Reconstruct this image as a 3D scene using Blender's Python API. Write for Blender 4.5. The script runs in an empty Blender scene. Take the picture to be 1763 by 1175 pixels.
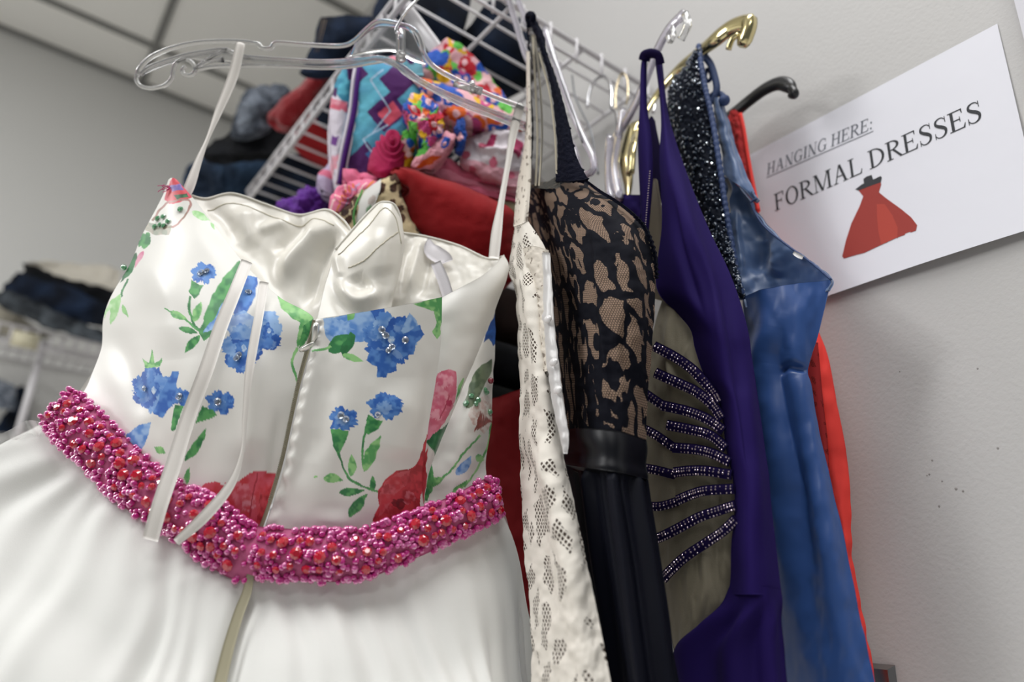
import bpy, math, random
import numpy as np
from mathutils import Vector, Matrix, Euler

random.seed(7); RNG = np.random.RandomState(11)
SC = bpy.context.scene; COL = SC.collection
# ------------------------------------------------------------------ camera
FPX, PITCH, ROLL, YAW = 1233.84, 0.352804, 0.0479425, 0.622793
CAM_Z = 1.30
def cam_axes():
    cp, sp, cr, sr, cy, sy = math.cos(PITCH), math.sin(PITCH), math.cos(ROLL), math.sin(ROLL), math.cos(YAW), math.sin(YAW)
    f = np.array([sy*cp, cy*cp, sp]); rt = np.array([cy, -sy, 0.0]); u = np.cross(rt, f)
    return cr*rt+sr*u, -sr*rt+cr*u, f
RT, UP, FW = cam_axes(); ORG = np.array([0, 0, CAM_Z])
cam = bpy.data.cameras.new('camera'); camo = bpy.data.objects.new('camera', cam); COL.objects.link(camo)
M = Matrix(((RT[0], UP[0], -FW[0], 0), (RT[1], UP[1], -FW[1], 0), (RT[2], UP[2], -FW[2], CAM_Z), (0, 0, 0, 1)))
camo.matrix_world = M
cam.sensor_width = 36.0; cam.lens = FPX*36/1763; cam.clip_start = 0.02
cam.dof.use_dof = True; cam.dof.focus_distance = 0.62; cam.dof.aperture_fstop = 2.8
SC.camera = camo
# ------------------------------------------------------------------ world, lights, exposure
w = bpy.data.worlds.new('world'); SC.world = w; w.use_nodes = True
w.node_tree.nodes['Background'].inputs[0].default_value = (0.90, 0.95, 1.0, 1)
w.node_tree.nodes['Background'].inputs[1].default_value = 0.13
def area(name, loc, target, sx, sy, power, col):
    l = bpy.data.lights.new(name, 'AREA'); l.shape = 'RECTANGLE'; l.size = sx; l.size_y = sy; l.energy = power; l.color = col
    o = bpy.data.objects.new(name, l); COL.objects.link(o); o.location = loc
    o.rotation_euler = (Vector(target)-Vector(loc)).to_track_quat('-Z', 'Y').to_euler(); return o
area('ceiling_lamp', (-0.05, 0.00, 3.12), (-0.05, 0.00, 0), 1.2, 0.6, 22, (0.985, 0.985, 0.985))
area('ceiling_lamp', (-1.7, 1.0, 3.12), (-1.7, 1.0, 0), 1.2, 0.6, 24, (0.985, 0.985, 0.985))
area('ceiling_lamp', (-2.9, 1.6, 3.12), (-2.9, 1.6, 0), 1.2, 0.6, 60, (0.985, 0.985, 0.985))  # added fill, no known fixture: lifts the ceiling and the left of the back wall
area('ceiling_lamp', (-1.2, -1.6, 3.12), (-1.2, -1.6, 0), 1.2, 0.6, 14, (0.985, 0.985, 0.985))
SC.view_settings.view_transform = 'Standard'; SC.view_settings.look = 'None'
SC.view_settings.gamma = 1; SC.view_settings.use_curve_mapping = False; SC.view_settings.exposure = 0.10
SC.cycles.max_bounces = 10; SC.cycles.transparent_max_bounces = 24; SC.cycles.transmission_bounces = 8
SC.cycles.caustics_reflective = False; SC.cycles.caustics_refractive = False
SC.cycles.sample_clamp_indirect = 4.0
# ------------------------------------------------------------------ pixel -> place
def ray(x, y):
    x = np.asarray(x, float); y = np.asarray(y, float)
    return ((x-881.5)/FPX)[..., None]*RT + ((587.5-y)/FPX)[..., None]*UP + FW
def place(x, y, v, mode='D'):
    r = ray(x, y); v = np.asarray(v, float)
    if mode == 'D': k = v
    elif mode == 'X': k = v/r[..., 0]
    elif mode == 'Y': k = v/r[..., 1]
    elif mode == 'Z': k = (v-CAM_Z)/r[..., 2]
    return ORG + r*k[..., None]
# ------------------------------------------------------------------ colour
def lin(c):
    if isinstance(c, str): c = tuple(int(c[i:i+2], 16)/255 for i in (0, 2, 4))
    return tuple((x/12.92 if x <= .04045 else ((x+.055)/1.055)**2.4) for x in c)
def lin4(c): return (*lin(c), 1.0)
# ------------------------------------------------------------------ noise
_LAT = np.random.RandomState(3).rand(256, 256)
def noise(x, y, s=1.0, seed=0, octs=1):
    out = 0; amp = 1; tot = 0
    for o in range(octs):
        X = np.asarray(x, float)/s*2**o+seed*17.31+100; Y = np.asarray(y, float)/s*2**o+seed*9.17+100
        i = np.floor(X).astype(int); j = np.floor(Y).astype(int); fx = X-i; fy = Y-j
        fx = fx*fx*(3-2*fx); fy = fy*fy*(3-2*fy)
        a = _LAT[i % 256, j % 256]; b = _LAT[(i+1) % 256, j % 256]; c = _LAT[i % 256, (j+1) % 256]; d = _LAT[(i+1) % 256, (j+1) % 256]
        out = out+amp*((a*(1-fx)+b*fx)*(1-fy)+(c*(1-fx)+d*fx)*fy); tot += amp; amp *= .5
    return out/tot*2-1
def smooth(e0, e1, x):  # also with e0 > e1
    t = np.clip((x-e0)/(e1-e0), 0, 1); return t*t*(3-2*t)
# ------------------------------------------------------------------ object helpers
def link(o, parent=None):
    COL.objects.link(o)
    if parent is not None: o.parent = parent
    return o
def tag(o, label=None, cat=None, group=None, kind=None):
    if label: o['label'] = label
    if cat: o['category'] = cat
    if group: o['group'] = group
    if kind: o['kind'] = kind
    return o
def thing(name, label, cat, group=None, loc=(0, 0, 0)):
    o = bpy.data.objects.new(name, None); o.empty_display_size = .05; o.location = loc; COL.objects.link(o)
    bpy.context.view_layer.update()
    return tag(o, label, cat, group)
def meshobj(name, V, F, mat, parent=None, smoothf=True, uv=None, col=None):
    """V (n,3) world coordinates, F (m,4) or (m,3) or list of such"""
    V = np.asarray(V, float)
    if parent is not None:
        q = parent
        while q is not None: V = V-np.array(q.location); q = q.parent
    me = bpy.data.meshes.new(name)
    if isinstance(F, np.ndarray):
        k = F.shape[1]; me.vertices.add(len(V)); me.vertices.foreach_set('co', V.astype(np.float32).ravel())
        me.loops.add(F.size); me.loops.foreach_set('vertex_index', F.astype(np.int32).ravel())
        me.polygons.add(len(F)); me.polygons.foreach_set('loop_start', np.arange(0, F.size, k, dtype=np.int32))
        me.update(calc_edges=True); me.validate()
    else:
        me.from_pydata([tuple(v) for v in V], [], [tuple(int(i) for i in f) for f in F]); me.update()
    if smoothf: me.polygons.foreach_set('use_smooth', np.ones(len(me.polygons), bool))
    li = None
    if uv is not None or col is not None:
        li = np.empty(len(me.loops), np.int32); me.loops.foreach_get('vertex_index', li)
    if uv is not None:
        l = me.uv_layers.new(name='UVMap'); l.data.foreach_set('uv', np.asarray(uv, np.float32)[li].ravel())
    if col is not None:
        a = me.color_attributes.new('Col', 'FLOAT_COLOR', 'POINT')
        c = np.ones((len(V), 4), np.float32); c[:, :col.shape[1]] = col; a.data.foreach_set('color', c.ravel())
    if mat is not None: me.materials.append(mat)
    return link(bpy.data.objects.new(name, me), parent)
def cr(P, n):
    """Catmull-Rom through P (k,c) -> (n,c), uniform in index"""
    P = np.asarray(P, float); k = len(P)
    if k == 1: return np.repeat(P, n, 0)
    if k == 2: t = np.linspace(0, 1, n)[:, None]; return P[0]*(1-t)+P[1]*t
    Q = np.vstack([2*P[0]-P[1], P, 2*P[-1]-P[-2]]); t = np.linspace(0, k-1, n); i = np.minimum(t.astype(int), k-2); f = (t-i)[:, None]
    a, b, c, d = Q[i], Q[i+1], Q[i+2], Q[i+3]
    return .5*((2*b)+(-a+c)*f+(2*a-5*b+4*c-d)*f**2+(-a+3*b-3*c+d)*f**3)
def cr_grid(G, n):
    G = np.asarray(G, float); s = G.shape; return cr(G.reshape(s[0], -1), n).reshape(n, *s[1:])
def quads(nv, nu, closed=False):
    i, j = np.meshgrid(np.arange(nv-1), np.arange(nu if closed else nu-1), indexing='ij'); j2 = (j+1) % nu
    return np.stack([i*nu+j, i*nu+j2, (i+1)*nu+j2, (i+1)*nu+j], -1).reshape(-1, 4)
class Sheet: pass
def sheet(rows, nu, nv, mode='D', wr=None, jag=0):
    """rows of (px,py,val) control points, top to bottom, left to right"""
    R = np.stack([cr(r, nu) for r in rows]); G = cr_grid(R, nv)
    if jag:
        pass
    s = Sheet(); s.px, s.py = G[..., 0], G[..., 1]; s.P = place(s.px, s.py, G[..., 2], mode)
    s.nu, s.nv = nu, nv; s.U, s.V = np.meshgrid(np.linspace(0, 1, nu), np.linspace(0, 1, nv))
    s.N = normals(s.P)
    if wr is not None:
        s.P = s.P+s.N*wr(s)[..., None]; s.N = normals(s.P)
    return s
def normals(P):
    du = np.gradient(P, axis=1); dv = np.gradient(P, axis=0); n = np.cross(du, dv)
    n /= np.linalg.norm(n, axis=-1, keepdims=True)+1e-12
    # towards the camera side
    s = np.sign(np.sum(n*(ORG-P), -1).mean()); return n*(1 if s == 0 else s)
def uv_m(s):
    du = np.linalg.norm(np.diff(s.P, axis=1), axis=2); dv = np.linalg.norm(np.diff(s.P, axis=0), axis=2)
    u = np.zeros_like(s.U); u[:, 1:] = np.cumsum(du, 1); u -= u[:, -1:]*.5
    v = np.zeros_like(s.V); v[1:] = np.cumsum(dv, 0); v = np.repeat(v.mean(1, keepdims=True), s.nu, 1)
    return np.stack([u, -v], -1)
def put(name, s, mat, parent=None, thick=0.0, back=0.0, col=None, ends=.35):
    """sheet -> object. back>0 makes a closed garment body (second layer bulging away); thick>0 a thin cloth"""
    uv = uv_m(s).reshape(-1, 2); V = s.P.reshape(-1, 3); n = len(V)
    if callable(col): c = col(s).reshape(-1, 3)
    elif col is not None: c = np.tile(np.array(lin(col)), (n, 1))
    else: c = None
    F = quads(s.nv, s.nu)
    if back or thick:
        if back:
            prof = np.sin(np.pi*s.U)**.6*np.clip(np.sin(np.pi*np.clip(s.V, .004, .996)), 0, 1)**ends
            d = s.P-ORG; d[..., 2] = 0; d /= np.linalg.norm(d, axis=-1, keepdims=True)
            B = s.P+d*(back*prof+.0012)[..., None]
        else: B = s.P-s.N*thick
        V = np.vstack([V, B.reshape(-1, 3)]); nu, nv = s.nu, s.nv
        Fb = F[:, ::-1]+n
        def rim(ix): a = np.asarray(ix); return np.stack([a[:-1], a[:-1]+n, a[1:]+n, a[1:]], -1)
        idx = np.arange(n).reshape(nv, nu)
        F = np.vstack([F, Fb, rim(idx[0][::-1]), rim(idx[-1]), rim(idx[:, 0]), rim(idx[::-1, -1])])
        uv = np.vstack([uv, uv]); c = None if c is None else np.vstack([c, c])
    return meshobj(name, V, F, mat, parent, True, uv, c)
def strip(pts, nv, nu=5, mode='D', wr=None):
    """pts: (cx,cy,val,half_width_px,[angle]) centreline; width across the running direction"""
    P = cr([p[:4] for p in pts], nv); T = np.gradient(P[:, :2], axis=0); T /= np.linalg.norm(T, axis=1, keepdims=True)+1e-9
    N = np.stack([T[:, 1], -T[:, 0]], -1); t = np.linspace(-1, 1, nu)
    s = Sheet(); s.px = P[:, None, 0]-t*0+0*P[:, None, 0]-N[:, None, 0]*(-t)*P[:, None, 3]; s.py = P[:, None, 1]+N[:, None, 1]*t*P[:, None, 3]
    s.P = place(s.px, s.py, np.repeat(P[:, 2:3], nu, 1), mode); s.nu, s.nv = nu, nv
    s.U, s.V = np.meshgrid(np.linspace(0, 1, nu), np.linspace(0, 1, nv)); s.N = normals(s.P)
    if wr is not None: s.P = s.P+s.N*wr(s)[..., None]; s.N = normals(s.P)
    return s
class MB:
    def __init__(s): s.V = []; s.F = []; s.C = []; s.n = 0
    def add(s, V, F, c=None):
        V = np.asarray(V, float); s.V.append(V); s.F += [tuple(int(i)+s.n for i in f) for f in F]; s.n += len(V)
        s.C.append(np.tile(np.array(c if c is not None else (1, 1, 1), float), (len(V), 1)))
        return s
    def tube(s, pts, r, k=8, closed=False, flat=1.0, c=None, fn=None):
        P = np.asarray(pts, float); n = len(P); r = np.full(n, r) if np.isscalar(r) else np.asarray(r)
        T = np.gradient(P, axis=0)
        if closed: T = np.roll(P, -1, 0)-np.roll(P, 1, 0)
        T /= np.linalg.norm(T, axis=1, keepdims=True)+1e-12
        a = np.array(fn if fn is not None else (0.3, 0.2, 1.0)); a = a/np.linalg.norm(a)
        V = []
        for i in range(n):
            b = a-T[i]*a.dot(T[i])
            if np.linalg.norm(b) < 1e-3: b = np.array([1, 0, 0.])-T[i]*T[i][0]
            b /= np.linalg.norm(b)
            if fn is None: a = b
            cc = np.cross(T[i], b); th = np.arange(k)*2*np.pi/k
            V.append(P[i]+r[i]*(np.cos(th)[:, None]*b*flat+np.sin(th)[:, None]*cc))
        F = []; m = n if closed else n-1
        for i in range(m):
            for j in range(k):
                i2 = (i+1) % n; F.append((i*k+j, i*k+(j+1) % k, i2*k+(j+1) % k, i2*k+j))
        if not closed: F.append(tuple(range(k))[::-1]); F.append(tuple((n-1)*k+j for j in range(k)))
        return s.add(np.concatenate(V), F, c)
    def box(s, c0, c1, c=None):
        x0, y0, z0 = c0; x1, y1, z1 = c1
        V = [(x0, y0, z0), (x1, y0, z0), (x1, y1, z0), (x0, y1, z0), (x0, y0, z1), (x1, y0, z1), (x1, y1, z1), (x0, y1, z1)]
        return s.add(V, [(0, 3, 2, 1), (4, 5, 6, 7), (0, 1, 5, 4), (1, 2, 6, 5), (2, 3, 7, 6), (3, 0, 4, 7)], c)
    def inst(s, V, F, pos, c=None):
        for p in pos: s.add(V+p, F, c)
        return s
    def build(s, name, mat, parent=None, smoothf=True):
        V = np.vstack(s.V); return meshobj(name, V, s.F, mat, parent, smoothf, None, np.vstack(s.C))
def pxline(pts, n=24, mode='D'):
    """smooth 3D polyline through (px,py,val)"""
    G = cr(pts, n); return place(G[:, 0], G[:, 1], G[:, 2], mode)
def ball(k=8, m=6, squash=1.0):
    V = []; F = []
    for i in range(m+1):
        t = math.pi*i/m
        for j in range(k): V.append((math.sin(t)*math.cos(2*math.pi*j/k), math.sin(t)*math.sin(2*math.pi*j/k), math.cos(t)*squash))
    for i in range(m):
        for j in range(k): F.append((i*k+j, i*k+(j+1) % k, (i+1)*k+(j+1) % k, (i+1)*k+j))
    return np.array(V), F
def gem(k=8):
    """faceted stone, table up +z"""
    V = [(.5*math.cos(2*math.pi*(j+.5)/k), .5*math.sin(2*math.pi*(j+.5)/k), .55) for j in range(k)]
    V += [(math.cos(2*math.pi*j/k), math.sin(2*math.pi*j/k), .12) for j in range(k)]
    V += [(math.cos(2*math.pi*j/k), math.sin(2*math.pi*j/k), -.05) for j in range(k)]+[(0, 0, -.5)]
    F = [tuple(range(k))]
    for j in range(k):
        j2 = (j+1) % k
        F += [(k+j, k+j2, j), (k+j2, j2, j), (2*k+j, 2*k+j2, k+j2, k+j), (3*k, 2*k+j2, 2*k+j)]
    return np.array(V), F
def frame_to(n):
    n = np.asarray(n, float); n = n/np.linalg.norm(n); a = np.array([0, 0, 1.]) if abs(n[2]) < .9 else np.array([1., 0, 0])
    x = np.cross(a, n); x /= np.linalg.norm(x); return np.stack([x, np.cross(n, x), n], 1)
# ------------------------------------------------------------------ materials
def mat(name, base=(.8, .8, .8), rough=.6, **kw):
    m = bpy.data.materials.new(name); m.use_nodes = True; nt = m.node_tree; b = nt.nodes['Principled BSDF']
    b.inputs['Base Color'].default_value = lin4(base) if isinstance(base, str) else (*base[:3], 1)
    b.inputs['Roughness'].default_value = rough
    for k, v in kw.items():
        key = {'metal': 'Metallic', 'trans': 'Transmission Weight', 'ior': 'IOR', 'sheen': 'Sheen Weight', 'sheen_r': 'Sheen Roughness', 'coat': 'Coat Weight', 'alpha': 'Alpha', 'aniso': 'Anisotropic', 'spec': 'Specular IOR Level', 'sss': 'Subsurface Weight'}[k]
        b.inputs[key].default_value = v
    return m
def nodes(m): return m.node_tree, m.node_tree.nodes['Principled BSDF']
def vcol(m, attr='Col'):
    nt, b = nodes(m); a = nt.nodes.new('ShaderNodeAttribute'); a.attribute_name = attr
    nt.links.new(a.outputs['Color'], b.inputs['Base Color']); return m
def bump(m, scale=400, dist=.0005, strength=.4, kind='noise', coord='Object', stretch=None):
    nt, b = nodes(m); tc = nt.nodes.new('ShaderNodeTexCoord'); mp = nt.nodes.new('ShaderNodeMapping')
    nt.links.new(tc.outputs[coord], mp.inputs[0])
    if stretch: mp.inputs['Scale'].default_value = stretch
    if kind == 'noise': t = nt.nodes.new('ShaderNodeTexNoise'); t.inputs['Detail'].default_value = 3
    elif kind == 'voronoi': t = nt.nodes.new('ShaderNodeTexVoronoi')
    t.inputs['Scale'].default_value = scale; nt.links.new(mp.outputs[0], t.inputs['Vector'])
    bm = nt.nodes.new('ShaderNodeBump'); bm.inputs['Distance'].default_value = dist; bm.inputs['Strength'].default_value = strength
    nt.links.new(t.outputs[0], bm.inputs['Height']); nt.links.new(bm.outputs[0], b.inputs['Normal']); return m
# ------------------------------------------------------------------ cloth pattern painting (the print of the fabric)
def inpoly(x, y, P):
    P = np.asarray(P, float); r = np.zeros(x.shape, bool); x0, y0 = P[-1]
    bx = (x >= P[:, 0].min()) & (x <= P[:, 0].max()) & (y >= P[:, 1].min()) & (y <= P[:, 1].max())
    if not bx.any(): return r
    xs, ys = x[bx], y[bx]; q = np.zeros(xs.shape, bool)
    for x1, y1 in P:
        if y1 != y0:
            q ^= ((y1 > ys) != (y0 > ys)) & (xs < (x0-x1)*(ys-y1)/(y0-y1)+x1)
        x0, y0 = x1, y1
    r[bx] = q; return r
def curve2(P, n=60, closed=True):
    P = np.asarray(P, float)
    if closed:
        k = len(P); Q = np.vstack([P[-1:], P, P[:2]]); return cr(Q, (k+2)*max(3, n//k))[max(3, n//k):-max(3, n//k)]
    return cr(P, n)
def flower(cx, cy, rx, ry, rot=0, n=5, dip=.28, jag=.1, seed=0):
    t = np.linspace(0, 2*np.pi, 120, endpoint=False); r = 1-dip*(1-np.abs(np.cos(n*t/2)))**1.5
    r *= 1+jag*noise(np.cos(t)*3, np.sin(t)*3, .35, seed); x = r*np.cos(t)*rx; y = r*np.sin(t)*ry
    c, s = math.cos(rot), math.sin(rot); return np.stack([cx+c*x-s*y, cy+s*x+c*y], -1)
def leaf(x0, y0, x1, y1, w, bend=0):
    t = np.linspace(0, 1, 16); dx, dy = x1-x0, y1-y0; L = math.hypot(dx, dy); nx, ny = -dy/L, dx/L
    cx = x0+dx*t+nx*bend*np.sin(np.pi*t); cy = y0+dy*t+ny*bend*np.sin(np.pi*t); h = w*np.sin(np.pi*t**.8)**.9
    return np.vstack([np.stack([cx+nx*h, cy+ny*h], -1), np.stack([cx-nx*h, cy-ny*h], -1)[::-1]])
def stem(P, w):
    C = cr(P, 24); T = np.gradient(C, axis=0); T /= np.linalg.norm(T, axis=1, keepdims=True)+1e-9; N = np.stack([-T[:, 1], T[:, 0]], -1)
    return np.vstack([C+N*w, (C-N*w)[::-1]])
class Paint:
    """colours of a printed fabric laid down shape by shape"""
    def __init__(s, sh, base): s.x, s.y = sh.px, sh.py; s.c = np.ones(s.x.shape+(3,))*np.array(lin(base)); s.k = 0
    def poly(s, P, c1, c2=None, sc=14, warp=1.5, a=1.0):
        s.k += 1; x = s.x+warp*noise(s.x, s.y, 9, s.k); y = s.y+warp*noise(s.x, s.y, 9, s.k+50)
        m = inpoly(x, y, P)
        if m.any():
            c1 = np.array(lin(c1)); c2 = c1 if c2 is None else np.array(lin(c2))
            t = smooth(-.35, .45, noise(s.x[m], s.y[m], sc, s.k, 2))[:, None]
            s.c[m] = s.c[m]*(1-a)+(c1*(1-t)+c2*t)*a
        return s
# ================================================================== SETTING
Zc = CAM_Z
WX = 0.66; WY = 2.75; CEIL = Zc+1.85
m_wall = bump(mat('painted_wall', (.555, .545, .535), .8), 260, .0007, .5)
m_wall_far = bump(mat('painted_wall_far', (.74, .74, .72), .8), 170, .0010, .4)
m_ceil = bump(mat('ceiling_tile', (.93, .92, .88), .95), 90, .002, .5)
m_grid = mat('ceiling_grid', (.22, .22, .21), .6)  # bars coloured dark to stand in for the shade of the tile reveals
m_floor = mat('floor_vinyl', (.70, .68, .64), .5)
m_wire = mat('white_coated_wire', (.72, .70, .72), .3)
def struct(name, c0, c1, m):
    o = MB().box(c0, c1).build(name, m, None, False); o['kind'] = 'structure'; return o
struct('wall_right', (WX, -1.2, 0), (WX+.1, WY+.1, CEIL+.05), m_wall)
struct('wall_back', (-4.0, WY, 0), (WX, WY+.1, CEIL+.05), m_wall_far)
struct('ceiling', (-4.0, -3.0, CEIL), (WX, WY, CEIL+.05), m_ceil)
struct('floor', (-4.0, -3.0, -.1), (WX, WY, 0), m_floor)
q = MB()
for x, y, r in ((1683, 635, .0008), (1718, 772, .0010), (1605, 793, .0009), (1600, 817, .0009), (1596, 819, .0007), (1622, 829, .0008), (1646, 842, .0012), (1658, 846, .0010), (1617, 872, .0010), (1549, 640, .0006)):
    q.add(ball(8, 5)[0]*np.array([.0004, r, r*1.2])+place(x, y, WX, 'X'), ball(8, 5)[1])
q.build('nail_holes', mat('hole_shade', (.34, .32, .31), .9), bpy.data.objects['wall_right'])['kind'] = 'stuff'  # dark discs: the shade inside the holes is put into the colour
g = MB()
for y in np.arange(2.49, -2.9, -.61): g.box((-4, y-.012, CEIL-.010), (WX, y+.012, CEIL-.0005))
for x in np.arange(.13, -3.9, -.61): g.box((x-.012, -3, CEIL-.0102), (x+.012, WY, CEIL-.0006))
g.box((-4, WY-.02, CEIL-.012), (WX, WY-.0003, CEIL-.0004))
o = g.build('trim_1', m_grid, None, False); o['kind'] = 'structure'
# door casing at the right end of the sign wall
e = place(1754, 0, WX, 'X'); e2 = place(1764, 36, WX, 'X')
yc = float((e[1]+e2[1])/2)
c = MB().box((WX-.016, yc-.09, 0), (WX, yc, CEIL-.3)); o = c.build('trim_2', mat('casing_paint', (.62, .61, .66), .45), None, False); o['kind'] = 'structure'

# ------------------------------------------------------------------ metal wall plate
pl = thing('wall_plate', 'brushed metal wall plate low on the wall beside the coral dress', 'wall plate', None, (WX, .36, Zc-.06))
m_plate = mat('brushed_metal', (.42, .40, .39), .22, metal=1.0)
a = place(1537, 1146, WX-.004, 'X'); zt = float(a[2]); ya = float(a[1])
V = []; F = []
def plate(y0, y1, z0, z1, d, b=.004):
    return [(WX-.0003, y0, z0), (WX-.0003, y1, z0), (WX-.0003, y1, z1), (WX-.0003, y0, z1), (WX-d, y0+b, z0+b), (WX-d, y1-b, z0+b), (WX-d, y1-b, z1-b), (WX-d, y0+b, z1-b)]
q = MB(); q.add(plate(ya, ya+.072, zt-.116, zt, .006), [(4, 5, 6, 7), (0, 1, 5, 4), (1, 2, 6, 5), (2, 3, 7, 6), (3, 0, 4, 7)])
q.build('plate', m_plate, pl, False)
bv, bf = ball(12, 6); q = MB(); q.add(bv*np.array([.0012, .003, .003])+np.array([WX-.0062, ya+.012, zt-.022]), bf)
q.build('screw', mat('screw_metal', (.75, .73, .7), .25, metal=1.0), pl)

# ================================================================== PAPER SIGN
m_paper = bump(mat('paper', (.76, .76, .82), .6), 12, .004, .25)
m_ink = mat('black_ink', (.02, .022, .028), .7); m_grey = mat('grey_ink', (.12, .13, .16), .7)
m_red = mat('red_ink', (.33, .028, .018), .7); m_red2 = mat('light_red_ink', (.44, .045, .025), .7)
sY0 = float(place(1718, 42, WX, 'X')[1]); sYL = sY0+.279; sZ1 = float(place(1718, 42, WX, 'X')[2]); sZ0 = sZ1-.216
def lift(Y, Z):
    u = (sYL-Y)/.279; v = (sZ1-Z)/.216
    return .0015+.007*np.clip(v, 0, 1)**3*(.35+.65*np.clip(u, 0, 1))+.0012*np.sin(u*7+v*3)*v+.0015*np.sin(u*3.1)*v
sign = thing('paper_sign', 'white paper sign on the wall reading HANGING HERE: FORMAL DRESSES', 'sign', None, (WX, (sY0+sYL)/2, sZ0))
n = 60; uu, vv = np.meshgrid(np.linspace(0, 1, n), np.linspace(0, 1, n)); Y = sYL-.279*uu; Z = sZ1-.216*vv
P = np.stack([WX-lift(Y, Z), Y, Z], -1).reshape(-1, 3); Pb = P+np.array([.0001, 0, 0])
Q = quads(n, n); meshobj('paper_sheet', np.vstack([P, Pb]), np.vstack([Q, Q[:, ::-1]+n*n]), m_paper, sign)
# serif capitals: strokes in units of cap height
def arc(cx, cy, rx, ry, a0, a1, n=18): return [(cx+rx*math.cos(math.radians(a0+(a1-a0)*i/n)), cy+ry*math.sin(math.radians(a0+(a1-a0)*i/n))) for i in range(n+1)]
TH, TN, SF = .155, .055, .045
def R_(x0, y0, x1, y1): return [(x0, y0), (x1, y0), (x1, y1), (x0, y1)]
def stemv(x, w=TH, y0=0, y1=1, s=.11): return [R_(x-w/2, y0, x+w/2, y1), R_(x-w/2-s, y0, x+w/2+s, y0+SF), R_(x-w/2-s, y1-SF, x+w/2+s, y1)]
def diag(x0, y0, x1, y1, w): return [[(x0-w/2, y0), (x0+w/2, y0), (x1+w/2, y1), (x1-w/2, y1)]]
def ringp(o, i): 
    out = []
    for k in range(len(o)-1): out.append([o[k], o[k+1], i[k+1], i[k]])
    return out
def bowl(x, yc, rx, ry):  # D-like bowl, right side thick
    o = [(x, yc+ry)]+arc(x+.1, yc, rx-.1, ry, 90, -90)+[(x, yc-ry)]; i = [(x, yc+ry-TN)]+arc(x+.1, yc, rx-.1-TH, ry-TN, 90, -90)+[(x, yc-ry+TN)]
    return ringp(o, i)
def sstroke(P, W):
    C = cr(P, 40); w_ = cr([(v,) for v in W], 40)[:, 0]; T = np.gradient(C, axis=0); T /= np.linalg.norm(T, axis=1, keepdims=True); N = np.stack([-T[:, 1], T[:, 0]], -1)
    a = C+N*w_[:, None]/2; b = C-N*w_[:, None]/2; return [[tuple(a[k]), tuple(a[k+1]), tuple(b[k+1]), tuple(b[k])] for k in range(39)]
GL = {
 'F': (.84, stemv(.22)+[R_(.22, 1-TN, .76, 1), [(.71, .76), (.76, .76), (.76, 1), (.68, 1-TN)], R_(.22, .49, .60, .49+TN), R_(.57, .38, .61, .64)]),
 'E': (.92, stemv(.22)+[R_(.22, 1-TN, .78, 1), [(.74, .78), (.78, .78), (.78, 1), (.70, 1-TN)], R_(.22, .49, .62, .49+TN), R_(.60, .38, .64, .64), R_(.22, 0, .82, TN), [(.74, TN), (.84, .24), (.88, .24), (.82, 0)]]),
 'L': (.92, stemv(.22)+[R_(.22, 0, .82, TN), [(.74, TN), (.84, .26), (.88, .26), (.82, 0)]]),
 'H': (1.09, stemv(.24)+stemv(.85)+[R_(.24, .48, .85, .48+TN)]),
 'I': (.50, stemv(.25)),
 'N': (1.09, stemv(.22, TN)+stemv(.88, TN)+diag(.84, 0, .20, 1, TH*1.05)),
 'M': (1.34, stemv(.20, TN)+stemv(1.12, TH)+diag(.64, 0, .24, 1, TH)+diag(.64, 0, 1.06, 1, TN*1.2)),
 'A': (1.09, diag(.20, 0, .52, 1, TN*1.3)+diag(.88, 0, .54, 1, TH*1.05)+[R_(.30, .34, .75, .34+TN), R_(.06, 0, .36, SF), R_(.70, 0, 1.04, SF)]),
 'D': (1.09, stemv(.22)+bowl(.22, .5, .78, .5)),
 'R': (1.0, stemv(.22)+bowl(.22, .74, .60, .26)+diag(.90, 0, .46, .50, TH)+[R_(.80, 0, 1.04, SF)]),
 'O': (1.09, ringp(arc(.54, .5, .47, .52, 0, 360, 40), arc(.54, .5, .47-TH, .52-TN, 0, 360, 40))),
 'G': (1.09, ringp(arc(.56, .5, .49, .52, 48, 318, 34), arc(.56, .5, .49-TH, .52-TN, 48, 318, 34))+[R_(.80, .05, .94, .42), R_(.68, .38, 1.04, .43), R_(.86, .66, .90, .96)]),
 'S': (.84, sstroke([(.68, .86), (.58, .96), (.40, .985), (.22, .90), (.19, .74), (.34, .60), (.54, .48), (.68, .34), (.64, .13), (.44, .015), (.24, .04), (.12, .16)], [.05, .05, .06, .10, .14, .16, .17, .15, .11, .06, .05, .05])+[R_(.69, .70, .73, 1.0), R_(.09, 0, .13, .30)]),
 ':': (.42, [arc(.2, .10, .08, .08, 0, 330, 10), arc(.2, .55, .08, .08, 0, 330, 10)]),
 ' ': (.38, [])}
def write(name, text, p0, p1, h, m, slant=0, bold=1.0, under=None):
    """letters from wall point p0 to p1 (Y,Z), cap height h"""
    adv = sum(GL[c][0] for c in text); p0 = np.array(p0); p1 = np.array(p1); L = np.linalg.norm(p1-p0); sx = L/adv
    ax = (p1-p0)/L; ay = np.array([0, 1.0]); x = 0; b = MB()
    def P(u, v, e=0):
        q = p0+ax*u+ay*v; return (WX-float(lift(q[0], q[1]))-.0003-e, q[0], q[1])
    k = 0
    for ch in text:
        w_, polys = GL[ch]
        for pg in polys:
            k += 1; b.add([P((x+px+slant*py)*sx, py*h, (k % 5)*.00001) for px, py in pg], [tuple(range(len(pg)))])
        x += w_
    if under:
        for i in range(24):
            u0, u1 = L*i/24, L*(i+1)/24; b.add([P(u0, -under-.0009), P(u1, -under-.0009), P(u1, -under), P(u0, -under)], [(0, 1, 2, 3)])
    return b.build(name, m, sign, False)
def wp(x, y): q = place(x, y, WX-.003, 'X'); return (float(q[1]), float(q[2]))
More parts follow.
